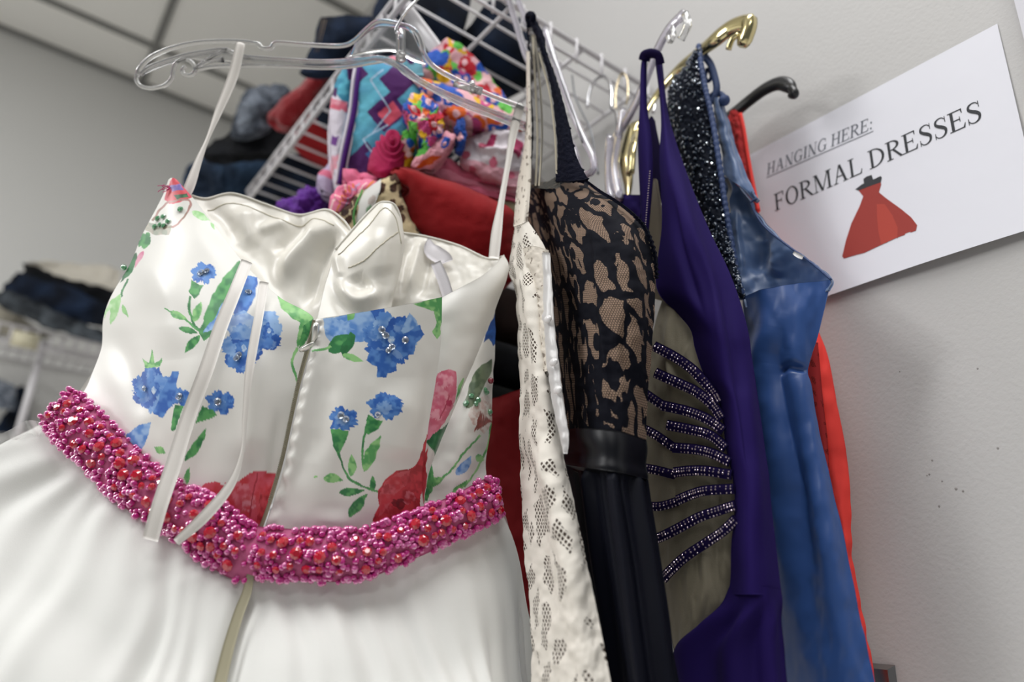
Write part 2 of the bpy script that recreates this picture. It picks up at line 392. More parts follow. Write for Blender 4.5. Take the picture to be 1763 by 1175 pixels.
hh = abs(wp(1335, 363)[1]-wp(1332.5, 341)[1])
hl = np.hypot(*(np.array(wp(1331, 341))-np.array(wp(1336, 364))))
write('printed_title', 'FORMAL DRESSES', wp(1333.5, 364), wp(1694, 205), hl*1.18, m_ink)
write('printed_heading', 'HANGING HERE:', wp(1318.5, 302), wp(1502, 221), hl*.80, m_grey, slant=.24, under=.0025)
def flat(name, pts, m, e, parent=sign):
    """printed shape that follows the curl of the paper: cut into thin bands"""
    W_ = np.array([wp(x, y) for x, y in pts]); b = MB(); zs = np.linspace(W_[:, 1].min()+1e-5, W_[:, 1].max()-1e-5, 70)
    def cross(z):
        out = []
        for k in range(len(W_)):
            (y0, z0), (y1, z1) = W_[k-1], W_[k]
            if (z0 > z) != (z1 > z): out.append(y0+(y1-y0)*(z-z0)/(z1-z0))
        return sorted(out)
    P = lambda Y_, Z_: (WX-float(lift(Y_, Z_))-.0003-e, Y_, Z_)
    for z0, z1 in zip(zs[:-1], zs[1:]):
        a, c = cross(z0), cross(z1)
        if len(a) != len(c): a = c = cross((z0+z1)/2)
        for k in range(0, len(a)-1, 2): b.add([P(a[k], z0), P(a[k+1], z0), P(c[k+1], z1), P(c[k], z1)], [(0, 1, 2, 3)])
    return b.build(name, m, parent, False)
dp = flat('printed_dress', [(1477, 327), (1516, 313), (1517, 318), (1513, 331), (1525, 341), (1554, 362), (1571, 376), (1582, 390), (1580, 400), (1566, 403), (1548, 412), (1540, 413), (1520, 424), (1500, 432), (1490, 437), (1472, 441), (1455, 446), (1451, 443), (1457, 415), (1466, 385), (1480, 355), (1486, 338)], m_red, 0)
flat('printed_skirt_fold', [(1510, 352), (1524, 352), (1538, 372), (1548, 394), (1548, 411), (1520, 423), (1514, 400), (1511, 375)], m_red2, .0001, sign)
flat('printed_bust', [(1472, 326), (1484, 317), (1487, 316), (1486, 308), (1491, 304), (1500, 301), (1503, 309), (1516, 303), (1518, 306), (1516, 314), (1496, 321), (1478, 328)], m_ink, .0001, sign)

# ================================================================== WIRE SHELVES
def wire_shelf(name, label, along, a0, a1, front, backp, z, step=.040, lipd=.031, r=.0021, group=None, endlip=False):
    """along='Y': runs in Y from a0 to a1, wires in X from front to backp. along='X' the other way round"""
    t = thing(name, label, 'shelf', group, ((front+backp)/2, (a0+a1)/2, z) if along == 'Y' else ((a0+a1)/2, (front+backp)/2, z))
    sw = (lambda f, a, h: (f, a, h)) if along == 'Y' else (lambda f, a, h: (a, f, h))
    d = MB(); l = MB()
    k = int((a1-a0)/step)
    for i in range(k+1):
        a = a0+i*step
        d.tube([sw(front, a, z), sw(backp, a, z)], r, 6)
        l.tube([sw(front, a, z), sw(front-.001*np.sign(backp-front), a, z-lipd)], r, 6)
    for f in (.33, .66, .985): 
        x = front+(backp-front)*f; d.tube([sw(x, a0-.003, z-.0035), sw(x, a1, z-.0035)], r*1.4, 6)
    l.tube([sw(front, a0-.004, z+.001), sw(front, a1, z+.001)], r*1.5, 8)
    l.tube([sw(front-.001*np.sign(backp-front), a0-.004, z-lipd), sw(front-.001*np.sign(backp-front), a1, z-lipd)], r*1.9, 8)
    d.build('wire_deck', m_wire, t); l.build('front_lip', m_wire, t)
    if endlip:
        q = MB(); m_ = int(abs(backp-front)/.045)
        q.tube([sw(front, a0-.004, z), sw(backp, a0-.004, z)], r*1.2, 8); q.tube([sw(front, a0-.006, z-lipd), sw(backp, a0-.006, z-lipd)], r*1.2, 8)
        for i in range(m_+1):
            f = front+(backp-front)*i/m_; q.tube([sw(f, a0-.005, z+.006), sw(f, a0-.006, z-lipd-.004)], r*1.1, 6)
        q.build('end_lip', m_wire, t)
    return t
ZS = Zc+.73
up = wire_shelf('wire_shelf', 'white wire shelf high on the right wall, dresses hanging from its near end', 'Y', .60, 2.30, .280, .652, ZS, endlip=True)
b0 = place(688, 2, .60+.06, 'Y')
q = MB(); q.tube([(.285, .665, ZS-.028), (.45, .665, ZS-.15), (.655, .665, ZS-.30)], .011, 8, flat=.3); q.build('support_bracket', m_wire, up)
ZL = Zc+.10
low = wire_shelf('wire_shelf', 'white wire shelf below the bright folded fabrics, mostly hidden', 'Y', .64, 2.30, .300, .652, ZL)
lz = float(place(80, 603, 2.36, 'Y')[2])
bs = wire_shelf('wire_shelf', 'white wire shelf along the far wall at the left edge of the photo', 'X', -1.6, .22, 2.36, 2.745, lz+.05, step=.032, lipd=.05, r=.0030)
pp = place(72, 604, 2.42, 'Y'); q = MB(); q.tube([(pp[0], 2.42, lz+.04), (pp[0], 2.42, lz-.34)], .010, 10); q.tube([(pp[0], 2.42, lz+.0), (pp[0], 2.73, lz+.0)], .006, 8); q.build('upright_post', m_wire, bs)
pp = place(45, 588, 2.352, 'Y'); q = MB(); q.box((pp[0]-.035, 2.350, pp[2]-.02), (pp[0]+.03, 2.354, pp[2]+.025)); q.build('price_tag', mat('yellowed_tag', (.62, .58, .42), .6), bs)
lz2 = lz-.42
bs2 = wire_shelf('wire_shelf', 'lower white wire shelf on the far wall, left edge of the photo', 'X', -1.6, .22, 2.36, 2.745, lz2+.05, step=.032, lipd=.05, r=.0030)
# ================================================================== CLEAR HANGER + FLORAL GOWN
m_clear = mat('clear_plastic', (1, 1, 1), .07, trans=.86, ior=1.55, spec=1.0, coat=1.0)
m_clear2 = mat('clear_plastic_soft', (.86, .82, .94), .15, trans=.80, ior=1.5, spec=1.0, coat=.8)
m_chrome = mat('chrome_wire', (.85, .85, .88), .12, metal=1.0)
hg = thing('clothes_hanger', 'wide clear plastic hanger with a metal hook holding the floral gown', 'hanger', None, tuple(place(690, 100, .745)))
def dep(x): return .742+.00003*max(0, x-600)   # the arms lie across the view
top = [(236, 131), (241, 117), (262, 97), (298, 82), (334, 74), (373, 71), (408, 71), (430, 73), (445, 76), (452, 83), (466, 83), (474, 74), (500, 75), (528, 77), (587, 79), (610, 70), (628, 53), (645, 39), (660, 36), (682, 40), (708, 48), (722, 64), (733, 98), (753, 119), (798, 143), (851, 167), (897, 184), (908, 192)]
mid = [(242, 129), (256, 117), (274, 109), (319, 95), (360, 88), (390, 86), (420, 97), (498, 103), (557, 106), (617, 103), (655, 99), (690, 113), (723, 137), (768, 160), (828, 184), (881, 204), (905, 214)]
bot = [(335, 121), (367, 115), (420, 113), (498, 115), (557, 117), (600, 115), (640, 108), (672, 106), (700, 128), (740, 152), (790, 178), (845, 200), (885, 216), (905, 224)]
h = MB()
def railpts(L, n, dd=0): return pxline([(x, y, dep(x)+dd) for x, y in L], n)
h.tube(railpts(top, 110), .0026, 8); h.tube(railpts(mid, 90, .001), .0024, 8); h.tube(railpts(bot, 80, .002), .0022, 8)
h.build('arm_rails', m_clear, hg)
h = MB()
loop = [(237, 128), (235, 138), (241, 147), (254, 152), (270, 151), (285, 146), (295, 136), (298, 122), (302, 109), (311, 103), (322, 103), (331, 108), (336, 117), (333, 127), (324, 130), (316, 127), (314, 120), (319, 114)]
h.tube(railpts(loop, 70), .0022, 8)
h.tube(railpts([(390, 84), (360, 100), (337, 118)], 10), .0018, 6); h.tube(railpts([(384, 100), (362, 106), (340, 116)], 8), .0016, 6)
h.build('strap_loop', m_clear, hg)
h = MB()  # thin web between the rails
s_ = sheet([[(x, y, dep(x)+.001) for x, y in mid], [(x, y, dep(x)+.0015) for x, y in ([(242, 131)]*1+[(262, 122), (285, 113), (325, 102), (345, 105), (390, 108), (420, 112), (498, 114), (557, 116), (617, 110), (655, 106), (690, 122), (723, 145), (768, 168), (828, 193), (881, 214), (905, 222)])]], 60, 4)
put('arm_web', s_, m_clear, hg, thick=.0012)
s_ = sheet([[(612, 72, .742), (645, 42, .742), (680, 42, .742), (706, 50, .742), (728, 92, .744)], [(600, 98, .742), (640, 92, .742), (680, 90, .742), (710, 105, .742), (734, 112, .744)]], 30, 8)
put('centre_plate', s_, m_clear, hg, thick=.0012)
h = MB()
h.tube(pxline([(690, 52, .738), (690, 106, .738)], 4), .0052, 4, fn=tuple(RT)); h.build('hook_socket', m_clear, hg); h = MB()
h.tube(pxline([(782, 142, .742), (806, 150, .742), (830, 158, .743)], 5), .0045, 4, fn=tuple(UP)); h.tube(pxline([(812, 140, .742), (816, 160, .742)], 3), .003, 6)
h.build('size_clip', m_clear, hg)
h = MB(); h.tube(pxline([(683, 58, .738), (682, 50, .738), (688, 38, .738), (697, 22, .740), (712, 6, .745), (728, -12, .75), (750, -35, .76), (770, -70, .775), (768, -100, .79), (745, -118, .80), (722, -105, .805)], 50), .0016, 8)
h.build('metal_hook', m_chrome, hg)

gown = thing('floral_gown', 'white ball gown with floral bodice, beaded pink belt and tulle skirt on the clear hanger', 'dress', None, tuple(place(430, 800, .60)))
def cloth(name, base='E9E7E0', rough=.42, sheen=.3, vc=True, bs=900, bd=.00025, st=.35, **kw):
    lum = sum(lin(base))/3
    if lum < .06: sheen = 0; kw.setdefault('spec', .12)
    elif rough > .7: kw.setdefault('spec', .25)
    m = mat(name, base, rough, sheen=sheen, **kw)
    if vc: vcol(m)
    if bs: bump(m, bs, bd, st)
    return m
m_satin = cloth('ivory_satin', 'E6E4DE', .32, .2, False, 700, .0001, .3)
m_ivory = cloth('ivory_lining', 'EAE6DC', .30, .1, False, 700, .0001, .3)
m_print = cloth('printed_satin', 'E6E4DE', .38, .2, True, 900, .0001, .3)
m_tulle = cloth('white_tulle', 'E6E6E2', .85, .6, False, 1200, .0003, .3)
m_beige = cloth('beige_tape', '9C967C', .6, .2, False, 1500, .0004, .5)
m_ribbon = cloth('ribbon_satin', 'E9E4DE', .38, .3, False, 1500, .0001, .3)
def ridge(s, pts, wpx, amp):
    """fold of the cloth along a polyline in the cloth's own layout"""
    C = cr(pts, 24); out = np.full(s.px.shape, 1e9); best = np.zeros(s.px.shape)
    for k in range(len(C)-1):
        ax, ay = C[k]; bx, by = C[k+1]; L = (bx-ax)**2+(by-ay)**2+1e-9
        t = np.clip(((s.px-ax)*(bx-ax)+(s.py-ay)*(by-ay))/L, 0, 1)
        d = (s.px-ax-t*(bx-ax))**2+(s.py-ay-t*(by-ay))**2; mk = d < out; out = np.where(mk, d, out); best = np.where(mk, (k+t)/(len(C)-1), best)
    return amp*np.exp(-out/(2*wpx**2))*smooth(-.02, .3, best)*smooth(1.02, .7, best)
W = 'ECEAE4'; B1, B2, B3 = '5B8FD6', '2F66BC', '9CC0EC'; G1, G2, G3 = '5DAA62', '2F7E48', '9CD68A'; R1, R2, K1 = 'D03A44', 'A81F2B', 'E98CA2'
def bigblue(p, cx, cy, rx, ry, rot=0, seed=0, n=5):
    """open flower of broad uneven petals, pale at the rims"""
    r = random.Random(seed*7+3); n = n+1
    for k in range(n):
        a = rot+2*math.pi*k/n+r.uniform(-.2, .2); q = r.uniform(.50, .66); x, y = cx+math.cos(a)*rx*q*.82, cy+math.sin(a)*ry*q*.82
        c1, c2 = [(B1, B2), (B2, B1), (B3, B1), (B2, '2558AE')][(k+seed) % 4]
        F = flower(x, y, rx*.50, ry*.46, a, 3, .10, .16, seed+k); p.poly(F, c1, c2, 15, warp=2.2)
        p.poly(flower(x+math.cos(a)*rx*.10, y+math.sin(a)*ry*.10, rx*.26, ry*.22, a, 3, .15, .2, seed+k+40), B3, B1, 9, a=.55)
    p.poly(flower(cx, cy, rx*.34, ry*.34, rot, 5, .2, .15, seed+9), B2, B1, 8); p.poly(flower(cx+2, cy, rx*.13, ry*.13, 0, 4, .1, .1, seed), '9CC0EC', 'D6E6F8', 5)
def smallblue(p, cx, cy, r, seed=0):
    p.poly(flower(cx, cy, r*1.1, r*.95, .3, 6, .26, .16, seed), B1, B2, 8); p.poly(flower(cx+r*.7, cy-r*.3, r*.45, r*.35, .6, 4, .25, .2, seed+5), B1, B2, 6)
    p.poly(flower(cx-2, cy+2, r*.55, r*.45, 0, 5, .25, .2, seed+3), B3, B1, 6, a=.65)
def paint_left(s):
    p = Paint(s, W)
    # peak with the pink and brown outline
    p.poly([(284, 345), (290, 322), (296, 305), (312, 306), (330, 340), (312, 348), (292, 352)], R1, 'E0566A', 8)
    p.poly([(292, 320), (310, 316), (318, 326), (296, 330)], '6B5BA8', 'A583C0', 6); p.poly([(300, 335), (322, 333), (326, 340), (305, 344)], G2, '204B30', 6)
    p.poly(stem([(262, 380), (285, 352), (320, 345), (328, 352), (318, 372), (300, 390), (270, 394)], 1.6), 'B98A84', '9C7A6B', 8)
    p.poly([(252, 382), (272, 384), (296, 388), (290, 404), (262, 404), (250, 396)], 'A79C86', '6E7F60', 8, a=.7)
    p.poly(leaf(330, 365, 362, 380, 6), G3, 'CDEFC0', 8); p.poly(leaf(362, 384, 370, 396, 2.5), G3, None)
    p.poly(flower(249, 414, 11, 15, .2, 5, .15, .12, 5), G2, G1, 10)
    p.poly(leaf(249, 432, 235, 462, 5), 'D9749A', 'E9A6BD', 8)
    p.poly(leaf(236, 436, 208, 486, 7, -3), G2, '1F6238', 10); p.poly(stem([(222, 480), (212, 498), (210, 512)], 1.8), G1, G2)
    p.poly(leaf(208, 505, 190, 560, 8, 2), G3, 'B8E2A8', 8); p.poly(leaf(196, 515, 178, 548, 3), G3, 'CDEFC0', 8); p.poly(leaf(212, 525, 220, 548, 4), G1, G3)
    # first stemmed blue flower
    smallblue(p, 350, 471, 19, 1); p.poly([(330, 482), (345, 492), (353, 492), (344, 506), (336, 518), (328, 505)], G1, G2, 8)
    p.poly(stem([(330, 512), (329, 535), (336, 560), (345, 572)], 2), G1, G2); p.poly(leaf(334, 556, 348, 520, 6), G3, G1, 8)
    p.poly(leaf(300, 540, 326, 554, 6), G1, G3, 8); p.poly(stem([(292, 534), (304, 543)], 1.2), G1); p.poly(stem([(322, 552), (340, 567)], 1.4), G1)
    p.poly(leaf(314, 568, 342, 574, 6), G1, G2, 8); p.poly(leaf(345, 577, 320, 608, 6), G1, G2, 8)
    # tall leaf and the large blue flower
    p.poly([(384, 480), (400, 462), (412, 448), (420, 456), (408, 490), (390, 540), (372, 575), (352, 588), (343, 575), (352, 545), (366, 510)], G1, G2, 12)
    p.poly([(372, 545), (384, 520), (392, 540), (378, 562), (350, 574), (352, 566)], B1, B3, 8)
    p.poly([(412, 470), (444, 477), (440, 510), (424, 540), (402, 545), (398, 510)], B1, B2, 10)
    bigblue(p, 418, 600, 38, 46, .3, 11); bigblue(p, 462, 570, 26, 42, -.2, 14, 4)
    p.poly([(395, 545), (420, 535), (445, 552), (430, 585), (400, 585), (388, 565)], B3, B1, 10, a=.8)
    # green at the neck edge and beside the zip
    p.poly([(478, 512), (500, 514), (516, 528), (541, 545), (536, 562), (524, 582), (512, 600), (512, 575), (518, 556), (500, 545), (484, 532)], G3, G1, 9)
    p.poly([(522, 560), (540, 548), (538, 570), (524, 592), (514, 600)], G2, G1, 6); p.poly(stem([(512, 598), (503, 620), (508, 645), (516, 670)], 2.2), G3, G1)
    # lower left flowers
    bigblue(p, 262, 672, 40, 44, .5, 21); p.poly([(296, 640), (308, 640), (302, 690), (280, 720), (262, 712)], B1, B2, 10)
    p.poly([(218, 750), (240, 732), (262, 726), (256, 752), (244, 775), (222, 762)], B1, B3, 10)
    p.poly([(244, 618), (256, 626), (262, 600), (268, 626), (280, 616), (276, 632), (250, 634)], G3, G1, 7)
    smallblue(p, 313, 684, 16, 31); p.poly([(302, 698), (318, 700), (312, 720), (304, 742), (296, 740), (298, 718)], G1, G2, 8)
    smallblue(p, 380, 693, 22, 33); p.poly([(350, 700), (366, 706), (376, 716), (352, 724), (338, 732), (344, 712)], G1, G2, 8)
    p.poly(leaf(318, 795, 356, 738, 7, 3), G1, G2, 8); p.poly(leaf(266, 770, 286, 782, 6), G1, G3, 8); p.poly(leaf(320, 834, 326, 806, 5), G1, G3, 8)
    # red rose above the belt
    p.poly([(340, 850), (352, 832), (372, 830), (392, 842), (410, 830), (430, 814), (452, 811), (480, 820), (474, 850), (462, 880), (450, 905), (440, 930), (380, 900)], 'D9596A', R1, 14)
    p.poly([(446, 850), (462, 842), (474, 835), (466, 870), (450, 902), (440, 902), (448, 880)], R2, R1, 6); p.poly(flower(410, 850, 30, 18, .4, 5, .2, .2, 44), 'E58A98', 'D04A58', 10, a=.7)
    for k, (x, y, q) in enumerate(((385, 862, 20), (448, 838, 16), (428, 868, 15), (400, 838, 14), (455, 868, 10))): p.poly(flower(x, y, q, q*.75, k, 3, .15, .2, 90+k), ['DE7482', 'D85060', 'E79AA6'][k % 3], R1, 8, a=.75)
    p.poly(stem([(444, 815), (436, 850), (430, 890)], 1.2), 'B03040')
    return p.c
def wr_left(s):
    w = ridge(s, [(455, 560), (450, 650), (440, 740), (432, 800)], 16, .006)+ridge(s, [(480, 700), (470, 790), (460, 850)], 7, -.003)
    w += ridge(s, [(240, 420), (290, 520), (300, 620)], 26, .005)+ridge(s, [(200, 560), (230, 660), (260, 720)], 14, -.003)+ridge(s, [(350, 600), (320, 700), (330, 800)], 16, .002)
    return w+.0008*noise(s.px, s.py, 60, 3, 2)
rows = [[(290, 309, .702), (294, 306, .70), (298, 306, .70), (303, 308, .70)],
        [(279, 340, .70), (295, 341, .692), (312, 339, .69), (329, 337, .692)],
        [(257, 380, .695), (290, 378, .68), (320, 372, .68), (350, 363, .685)],
        [(241, 411, .69), (290, 412, .665), (340, 410, .66), (386, 410, .67)],
        [(227, 452, .685), (290, 456, .648), (360, 460, .64), (430, 464, .645)],
        [(198, 498, .678), (290, 505, .632), (390, 510, .618), (482, 513, .62)],
        [(177, 549, .668), (300, 556, .618), (420, 552, .600), (540, 549, .602)],
        [(174, 600, .655), (290, 612, .605), (410, 610, .592), (527, 605, .596)],
        [(158, 645, .640), (275, 665, .598), (400, 668, .584), (511, 660, .590)],
        [(142, 675, .628), (262, 735, .590), (382, 775, .575), (490, 765, .582)],
        [(112, 700, .622), (225, 792, .586), (335, 868, .567), (444, 925, .570)]]
sL = sheet(rows, 330, 420, wr=wr_left)
pL = put('back_left_panel', sL, m_print, gown, thick=.0010, col=paint_left)
put('side_panel', sheet([[(178, 560, .69), (210, 560, .68), (240, 570, .67)], [(170, 620, .685), (205, 640, .675), (240, 660, .665)], [(138, 672, .66), (180, 720, .66), (240, 760, .65)]], 16, 16), m_satin, gown, thick=.001)
def paint_right(s):
    p = Paint(s, W)
    p.poly([(556, 550), (600, 541), (640, 535), (662, 530), (664, 545), (650, 560), (640, 585), (612, 590), (580, 596), (562, 582)], B1, B3, 12); p.poly(flower(585, 566, 24, 17, .3, 5, .2, .2, 61), B3, B1, 8, a=.7)
    p.poly([(636, 535), (662, 529), (664, 546), (648, 552)], B2, '2450A4', 8)
    p.poly([(596, 540), (612, 538), (610, 550), (600, 552)], G3, G1)
    p.poly(leaf(566, 606, 612, 578, 14, -3), G2, G1, 10); p.poly([(604, 572), (612, 578), (606, 600), (592, 616), (584, 604), (594, 588)], G2, '256B3C', 8)
    p.poly(stem([(540, 606), (556, 602), (570, 596)], 2), G3, G1); p.poly(leaf(590, 612, 626, 622, 6), G3, G1)
    bigblue(p, 672, 585, 50, 48, .2, 62); p.poly([(690, 570), (704, 540), (716, 552), (720, 562), (700, 585)], B3, B1, 9); p.poly([(695, 575), (722, 560), (731, 576), (716, 592), (712, 610), (694, 614), (680, 600)], B1, B2, 9)
    p.poly([(640, 600), (672, 605), (684, 620), (682, 640), (668, 642), (664, 650), (650, 650), (648, 632), (630, 622)], B2, B1, 9)
    p.poly([(712, 524), (736, 517), (762, 511), (760, 545), (759, 575), (752, 584), (744, 572), (752, 556), (748, 536), (728, 530)], G3, G1, 8); p.poly([(750, 514), (762, 511), (761, 560), (756, 540)], G1, G2)
    # two small flowers on stems meeting at the leaves
    smallblue(p, 590, 722, 23, 71); p.poly([(568, 738), (600, 742), (598, 756), (586, 778), (580, 784), (572, 766)], G1, G2, 8)
    p.poly(stem([(582, 780), (590, 806), (600, 822), (612, 832), (624, 838)], 2), G1, G2)
    smallblue(p, 661, 700, 25, 73); p.poly([(634, 714), (648, 722), (658, 724), (650, 738), (634, 748), (628, 742), (630, 725)], G1, G2, 8)
    p.poly(stem([(630, 742), (625, 770), (624, 800), (628, 812)], 2), G1, G2); p.poly(leaf(628, 812, 655, 750, 10, -3), G1, G3, 9)
    p.poly(leaf(604, 822, 605, 782, 7, 2), G3, G1, 8); p.poly(leaf(556, 822, 590, 828, 8), G3, G1, 7); p.poly(stem([(540, 822), (546, 822)], 2), G3)
    p.poly(leaf(582, 850, 628, 845, 7), G2, G1, 8); p.poly(leaf(600, 890, 632, 850, 9), G2, G1, 8); p.poly(leaf(642, 848, 640, 820, 6), G2, G1, 8); p.poly(stem([(596, 820), (612, 832), (650, 847)], 1.8), G1, G2)
    # red rose lower right
    p.poly([(640, 900), (654, 870), (650, 846), (662, 826), (680, 812), (702, 808), (724, 795), (732, 770), (735, 800), (725, 850), (722, 890), (700, 905)], R1, R2, 10)
    p.poly([(654, 850), (664, 830), (682, 816), (708, 810), (700, 835), (680, 850), (668, 875), (652, 890)], 'D9656F', R1, 8, a=.7); p.poly(flower(686, 868, 12, 9, 0, 5, .2, .2, 77), '8E1420', '6C0E18', 6)
    for k, (x, y, q) in enumerate(((668, 842, 12), (700, 828, 12), (704, 858, 12), (672, 880, 10), (712, 886, 8))): p.poly(flower(x, y, q, q*.8, k, 3, .15, .2, 95+k), ['DA6470', 'C63844', 'E0808C'][k % 3], R2, 7, a=.7)
    p.poly([(712, 815), (728, 765), (735, 745), (734, 800), (726, 850), (716, 870), (716, 840)], R1, R2, 8)
    return p.c
def wr_right(s):
    w = ridge(s, [(556, 560), (540, 640), (522, 720), (505, 800), (490, 860)], 7, .0035)+ridge(s, [(575, 620), (555, 720), (540, 800)], 14, -.003)
    w += ridge(s, [(690, 650), (690, 740), (680, 800)], 26, .006)+ridge(s, [(740, 620), (735, 700), (720, 780)], 9, -.002)+ridge(s, [(590, 760), (580, 850), (575, 900)], 20, -.003)
    near = np.exp(-((s.U-.03)/.03)**2); w += near*.0010*np.sin(s.V*90)   # puckers beside the zip
    return w+.0008*noise(s.px, s.py, 50, 8, 2)
rows = [[(544, 550, .598), (610, 540, .594), (690, 526, .598), (761, 512, .612)], [(538, 598, .592), (600, 600, .586), (680, 592, .592), (759, 590, .610)],
        [(520, 665, .586), (590, 670, .578), (670, 668, .586), (751, 655, .608)], [(504, 740, .580), (580, 750, .572), (660, 752, .580), (736, 745, .606)],
        [(484, 825, .575), (570, 840, .567), (650, 842, .577), (726, 830, .604)], [(446, 935, .568), (545, 962, .565), (650, 950, .577), (735, 915, .602)]]
sR = sheet(rows, 270, 330, wr=wr_right)
pR = put('back_right_panel', sR, m_print, gown, thick=.0010, col=paint_right)
def paint_wing(s):
    p = Paint(s, W)
    p.poly([(752, 645), (770, 636), (782, 640), (784, 665), (780, 690), (772, 712), (756, 735), (740, 760), (730, 755), (738, 700)], K1, 'D9657F', 9); p.poly(flower(758, 676, 12, 20, .3, 5, .2, .2, 81), 'E9A0AE', 'D65F7A', 7, a=.8)
    for k, (x, y, q) in enumerate(((764, 655, 12), (774, 672, 9), (760, 695, 11), (750, 715, 9), (772, 700, 7))): p.poly(flower(x, y, q, q*1.1, k, 3, .2, .25, 85+k), ['F0AEBB', 'DD6E88', 'E58CA0'][k % 3], 'D2587A', 7, a=.7)
    p.poly([(730, 600), (752, 600), (758, 640), (748, 650)], W)
    p.poly(stem([(754, 720), (764, 700), (770, 680)], 1), 'B83C58'); p.poly(flower(771, 694, 6, 6, 0, 5, .2, .1, 82), 'C02858', None)
    p.poly(leaf(796, 650, 782, 690, 4), G3, G1); p.poly([(776, 725), (788, 700), (776, 728), (762, 760), (750, 790), (742, 775), (732, 760), (745, 745)], '1F6238', '2F7E48', 8)
    p.poly([(735, 770), (728, 790), (718, 830), (716, 880), (726, 870), (732, 800)], R1, R2, 8)
    return p.c
sD1 = sheet([[(752, 518, .64), (795, 496, .652), (835, 472, .672), (868, 438, .695)], [(752, 545, .632), (790, 528, .642), (835, 508, .662), (875, 466, .69)],
             [(750, 600, .625), (775, 595, .632), (812, 575, .65), (852, 535, .678)], [(745, 660, .620), (765, 655, .625), (790, 645, .636), (813, 630, .65)],
             [(735, 740, .615), (745, 735, .617), (758, 732, .622), (772, 728, .63)], [(722, 825, .612), (726, 826, .613), (730, 826, .614), (736, 822, .618)], [(712, 905, .612), (716, 905, .613), (722, 905, .614), (728, 900, .618)]], 120, 260,
             wr=lambda s: .003*np.sin(s.U*3.1)+.0012*noise(s.px, s.py, 40, 12, 2))
put('side_fold', sD1, m_print, gown, thick=.001, col=paint_wing)
def paint_far(s):
    p = Paint(s, W)
    p.poly([(832, 590), (842, 560), (856, 535), (856, 590), (848, 596), (842, 584)], B2, '24509C', 7)
    p.poly([(800, 690), (812, 650), (828, 628), (846, 620), (846, 640), (838, 655), (828, 680), (812, 700), (802, 705)], '7F8F72', '55694E', 9)
    p.poly([(806, 712), (822, 690), (838, 680), (847, 690), (847, 735), (834, 746), (822, 736), (812, 728)], 'D9BDB4', 'F2E8E2', 5)
    for k in range(7): p.poly(leaf(818+k*4, 745-3*k, 826+k*3, 706+3*k, 2.2, 2), 'A8564E', '8C4A40', 6)
    p.poly(stem([(828, 750), (800, 780), (775, 812), (745, 836)], 1.8), G1, G3); p.poly(stem([(846, 730), (838, 770), (822, 808), (800, 840)], 1.6), G3, G1)
    p.poly(leaf(784, 818, 812, 786, 8, 3), B1, B3, 7); p.poly(leaf(818, 788, 834, 792, 6), G1, G3); p.poly(leaf(732, 838, 764, 822, 8), G1, G3, 8); p.poly(leaf(775, 855, 806, 828, 6), G1, G3, 7)
    p.poly(stem([(738, 800), (742, 830), (730, 862)], 5), G2, G1, 7); p.poly([(712, 840), (732, 825), (730, 868), (714, 880)], '8E7C62', 'A89A80', 7)
    return p.c
sD2 = sheet([[(820, 545, .70), (840, 540, .70), (853, 532, .705)], [(795, 600, .68), (825, 600, .675), (851, 600, .69)], [(785, 650, .67), (820, 655, .66), (848, 655, .68)],
             [(755, 730, .65), (805, 735, .64), (847, 725, .668)], [(728, 800, .64), (790, 810, .63), (836, 805, .655)], [(705, 900, .63), (780, 900, .62), (848, 868, .64)]], 150, 260,
             wr=lambda s: .002*noise(s.px, s.py, 35, 15, 2))
pF = put('side_floral_panel', sD2, m_print, gown, thick=.001, col=paint_far)
# lining seen over the back neckline
def wr_a1(s):
    w = ridge(s, [(560, 372), (540, 410), (505, 450), (480, 500)], 11, .010)+ridge(s, [(535, 372), (500, 410), (470, 440)], 9, -.006)
    w += ridge(s, [(585, 390), (560, 430), (540, 490), (530, 540)], 9, -.008)+ridge(s, [(420, 350), (425, 390), (440, 430)], 12, .005)+ridge(s, [(350, 350), (390, 380), (410, 420)], 8, -.003)
    w += ridge(s, [(500, 380), (470, 390), (440, 400)], 6, .004)+ridge(s, [(600, 410), (590, 450), (570, 510)], 8, .008)
    return w+.0007*noise(s.px, s.py, 26, 21, 2)
sA = sheet([[(322, 334, .712), (354, 342, .722), (400, 333, .735), (456, 351, .74), (514, 370, .735), (562, 361, .72), (606, 399, .705)],
            [(330, 365, .705), (370, 380, .712), (415, 372, .725), (465, 385, .73), (520, 395, .722), (570, 388, .705), (612, 430, .69)],
            [(360, 410, .695), (400, 432, .70), (440, 442, .71), (480, 450, .71), (530, 452, .70), (580, 462, .69), (622, 500, .68)],
            [(400, 470, .675), (440, 495, .68), (480, 515, .685), (520, 532, .68), (560, 542, .675), (600, 548, .67), (640, 548, .67)],
            [(430, 520, .66), (480, 560, .66), (520, 590, .66), (550, 600, .655), (590, 600, .65), (620, 600, .65), (660, 600, .65)]], 150, 110, wr=wr_a1)
put('front_lining', sA, m_ivory, gown, thick=.0015)
def wr_a2(s):
    w = ridge(s, [(586, 468), (594, 502), (614, 518), (638, 512), (654, 488)], 9, .006)+ridge(s, [(575, 480), (588, 524), (618, 540), (650, 532), (668, 500)], 8, -.004)
    w += ridge(s, [(610, 470), (620, 490), (636, 480)], 11, -.004)+ridge(s, [(688, 370), (686, 430), (674, 490), (655, 540)], 7, .004)
    w += ridge(s, [(578, 432), (584, 460), (590, 480)], 5, .003)+ridge(s, [(655, 390), (650, 440), (658, 480)], 18, .003)
    return w+.0003*noise(s.px, s.py, 26, 24, 2)
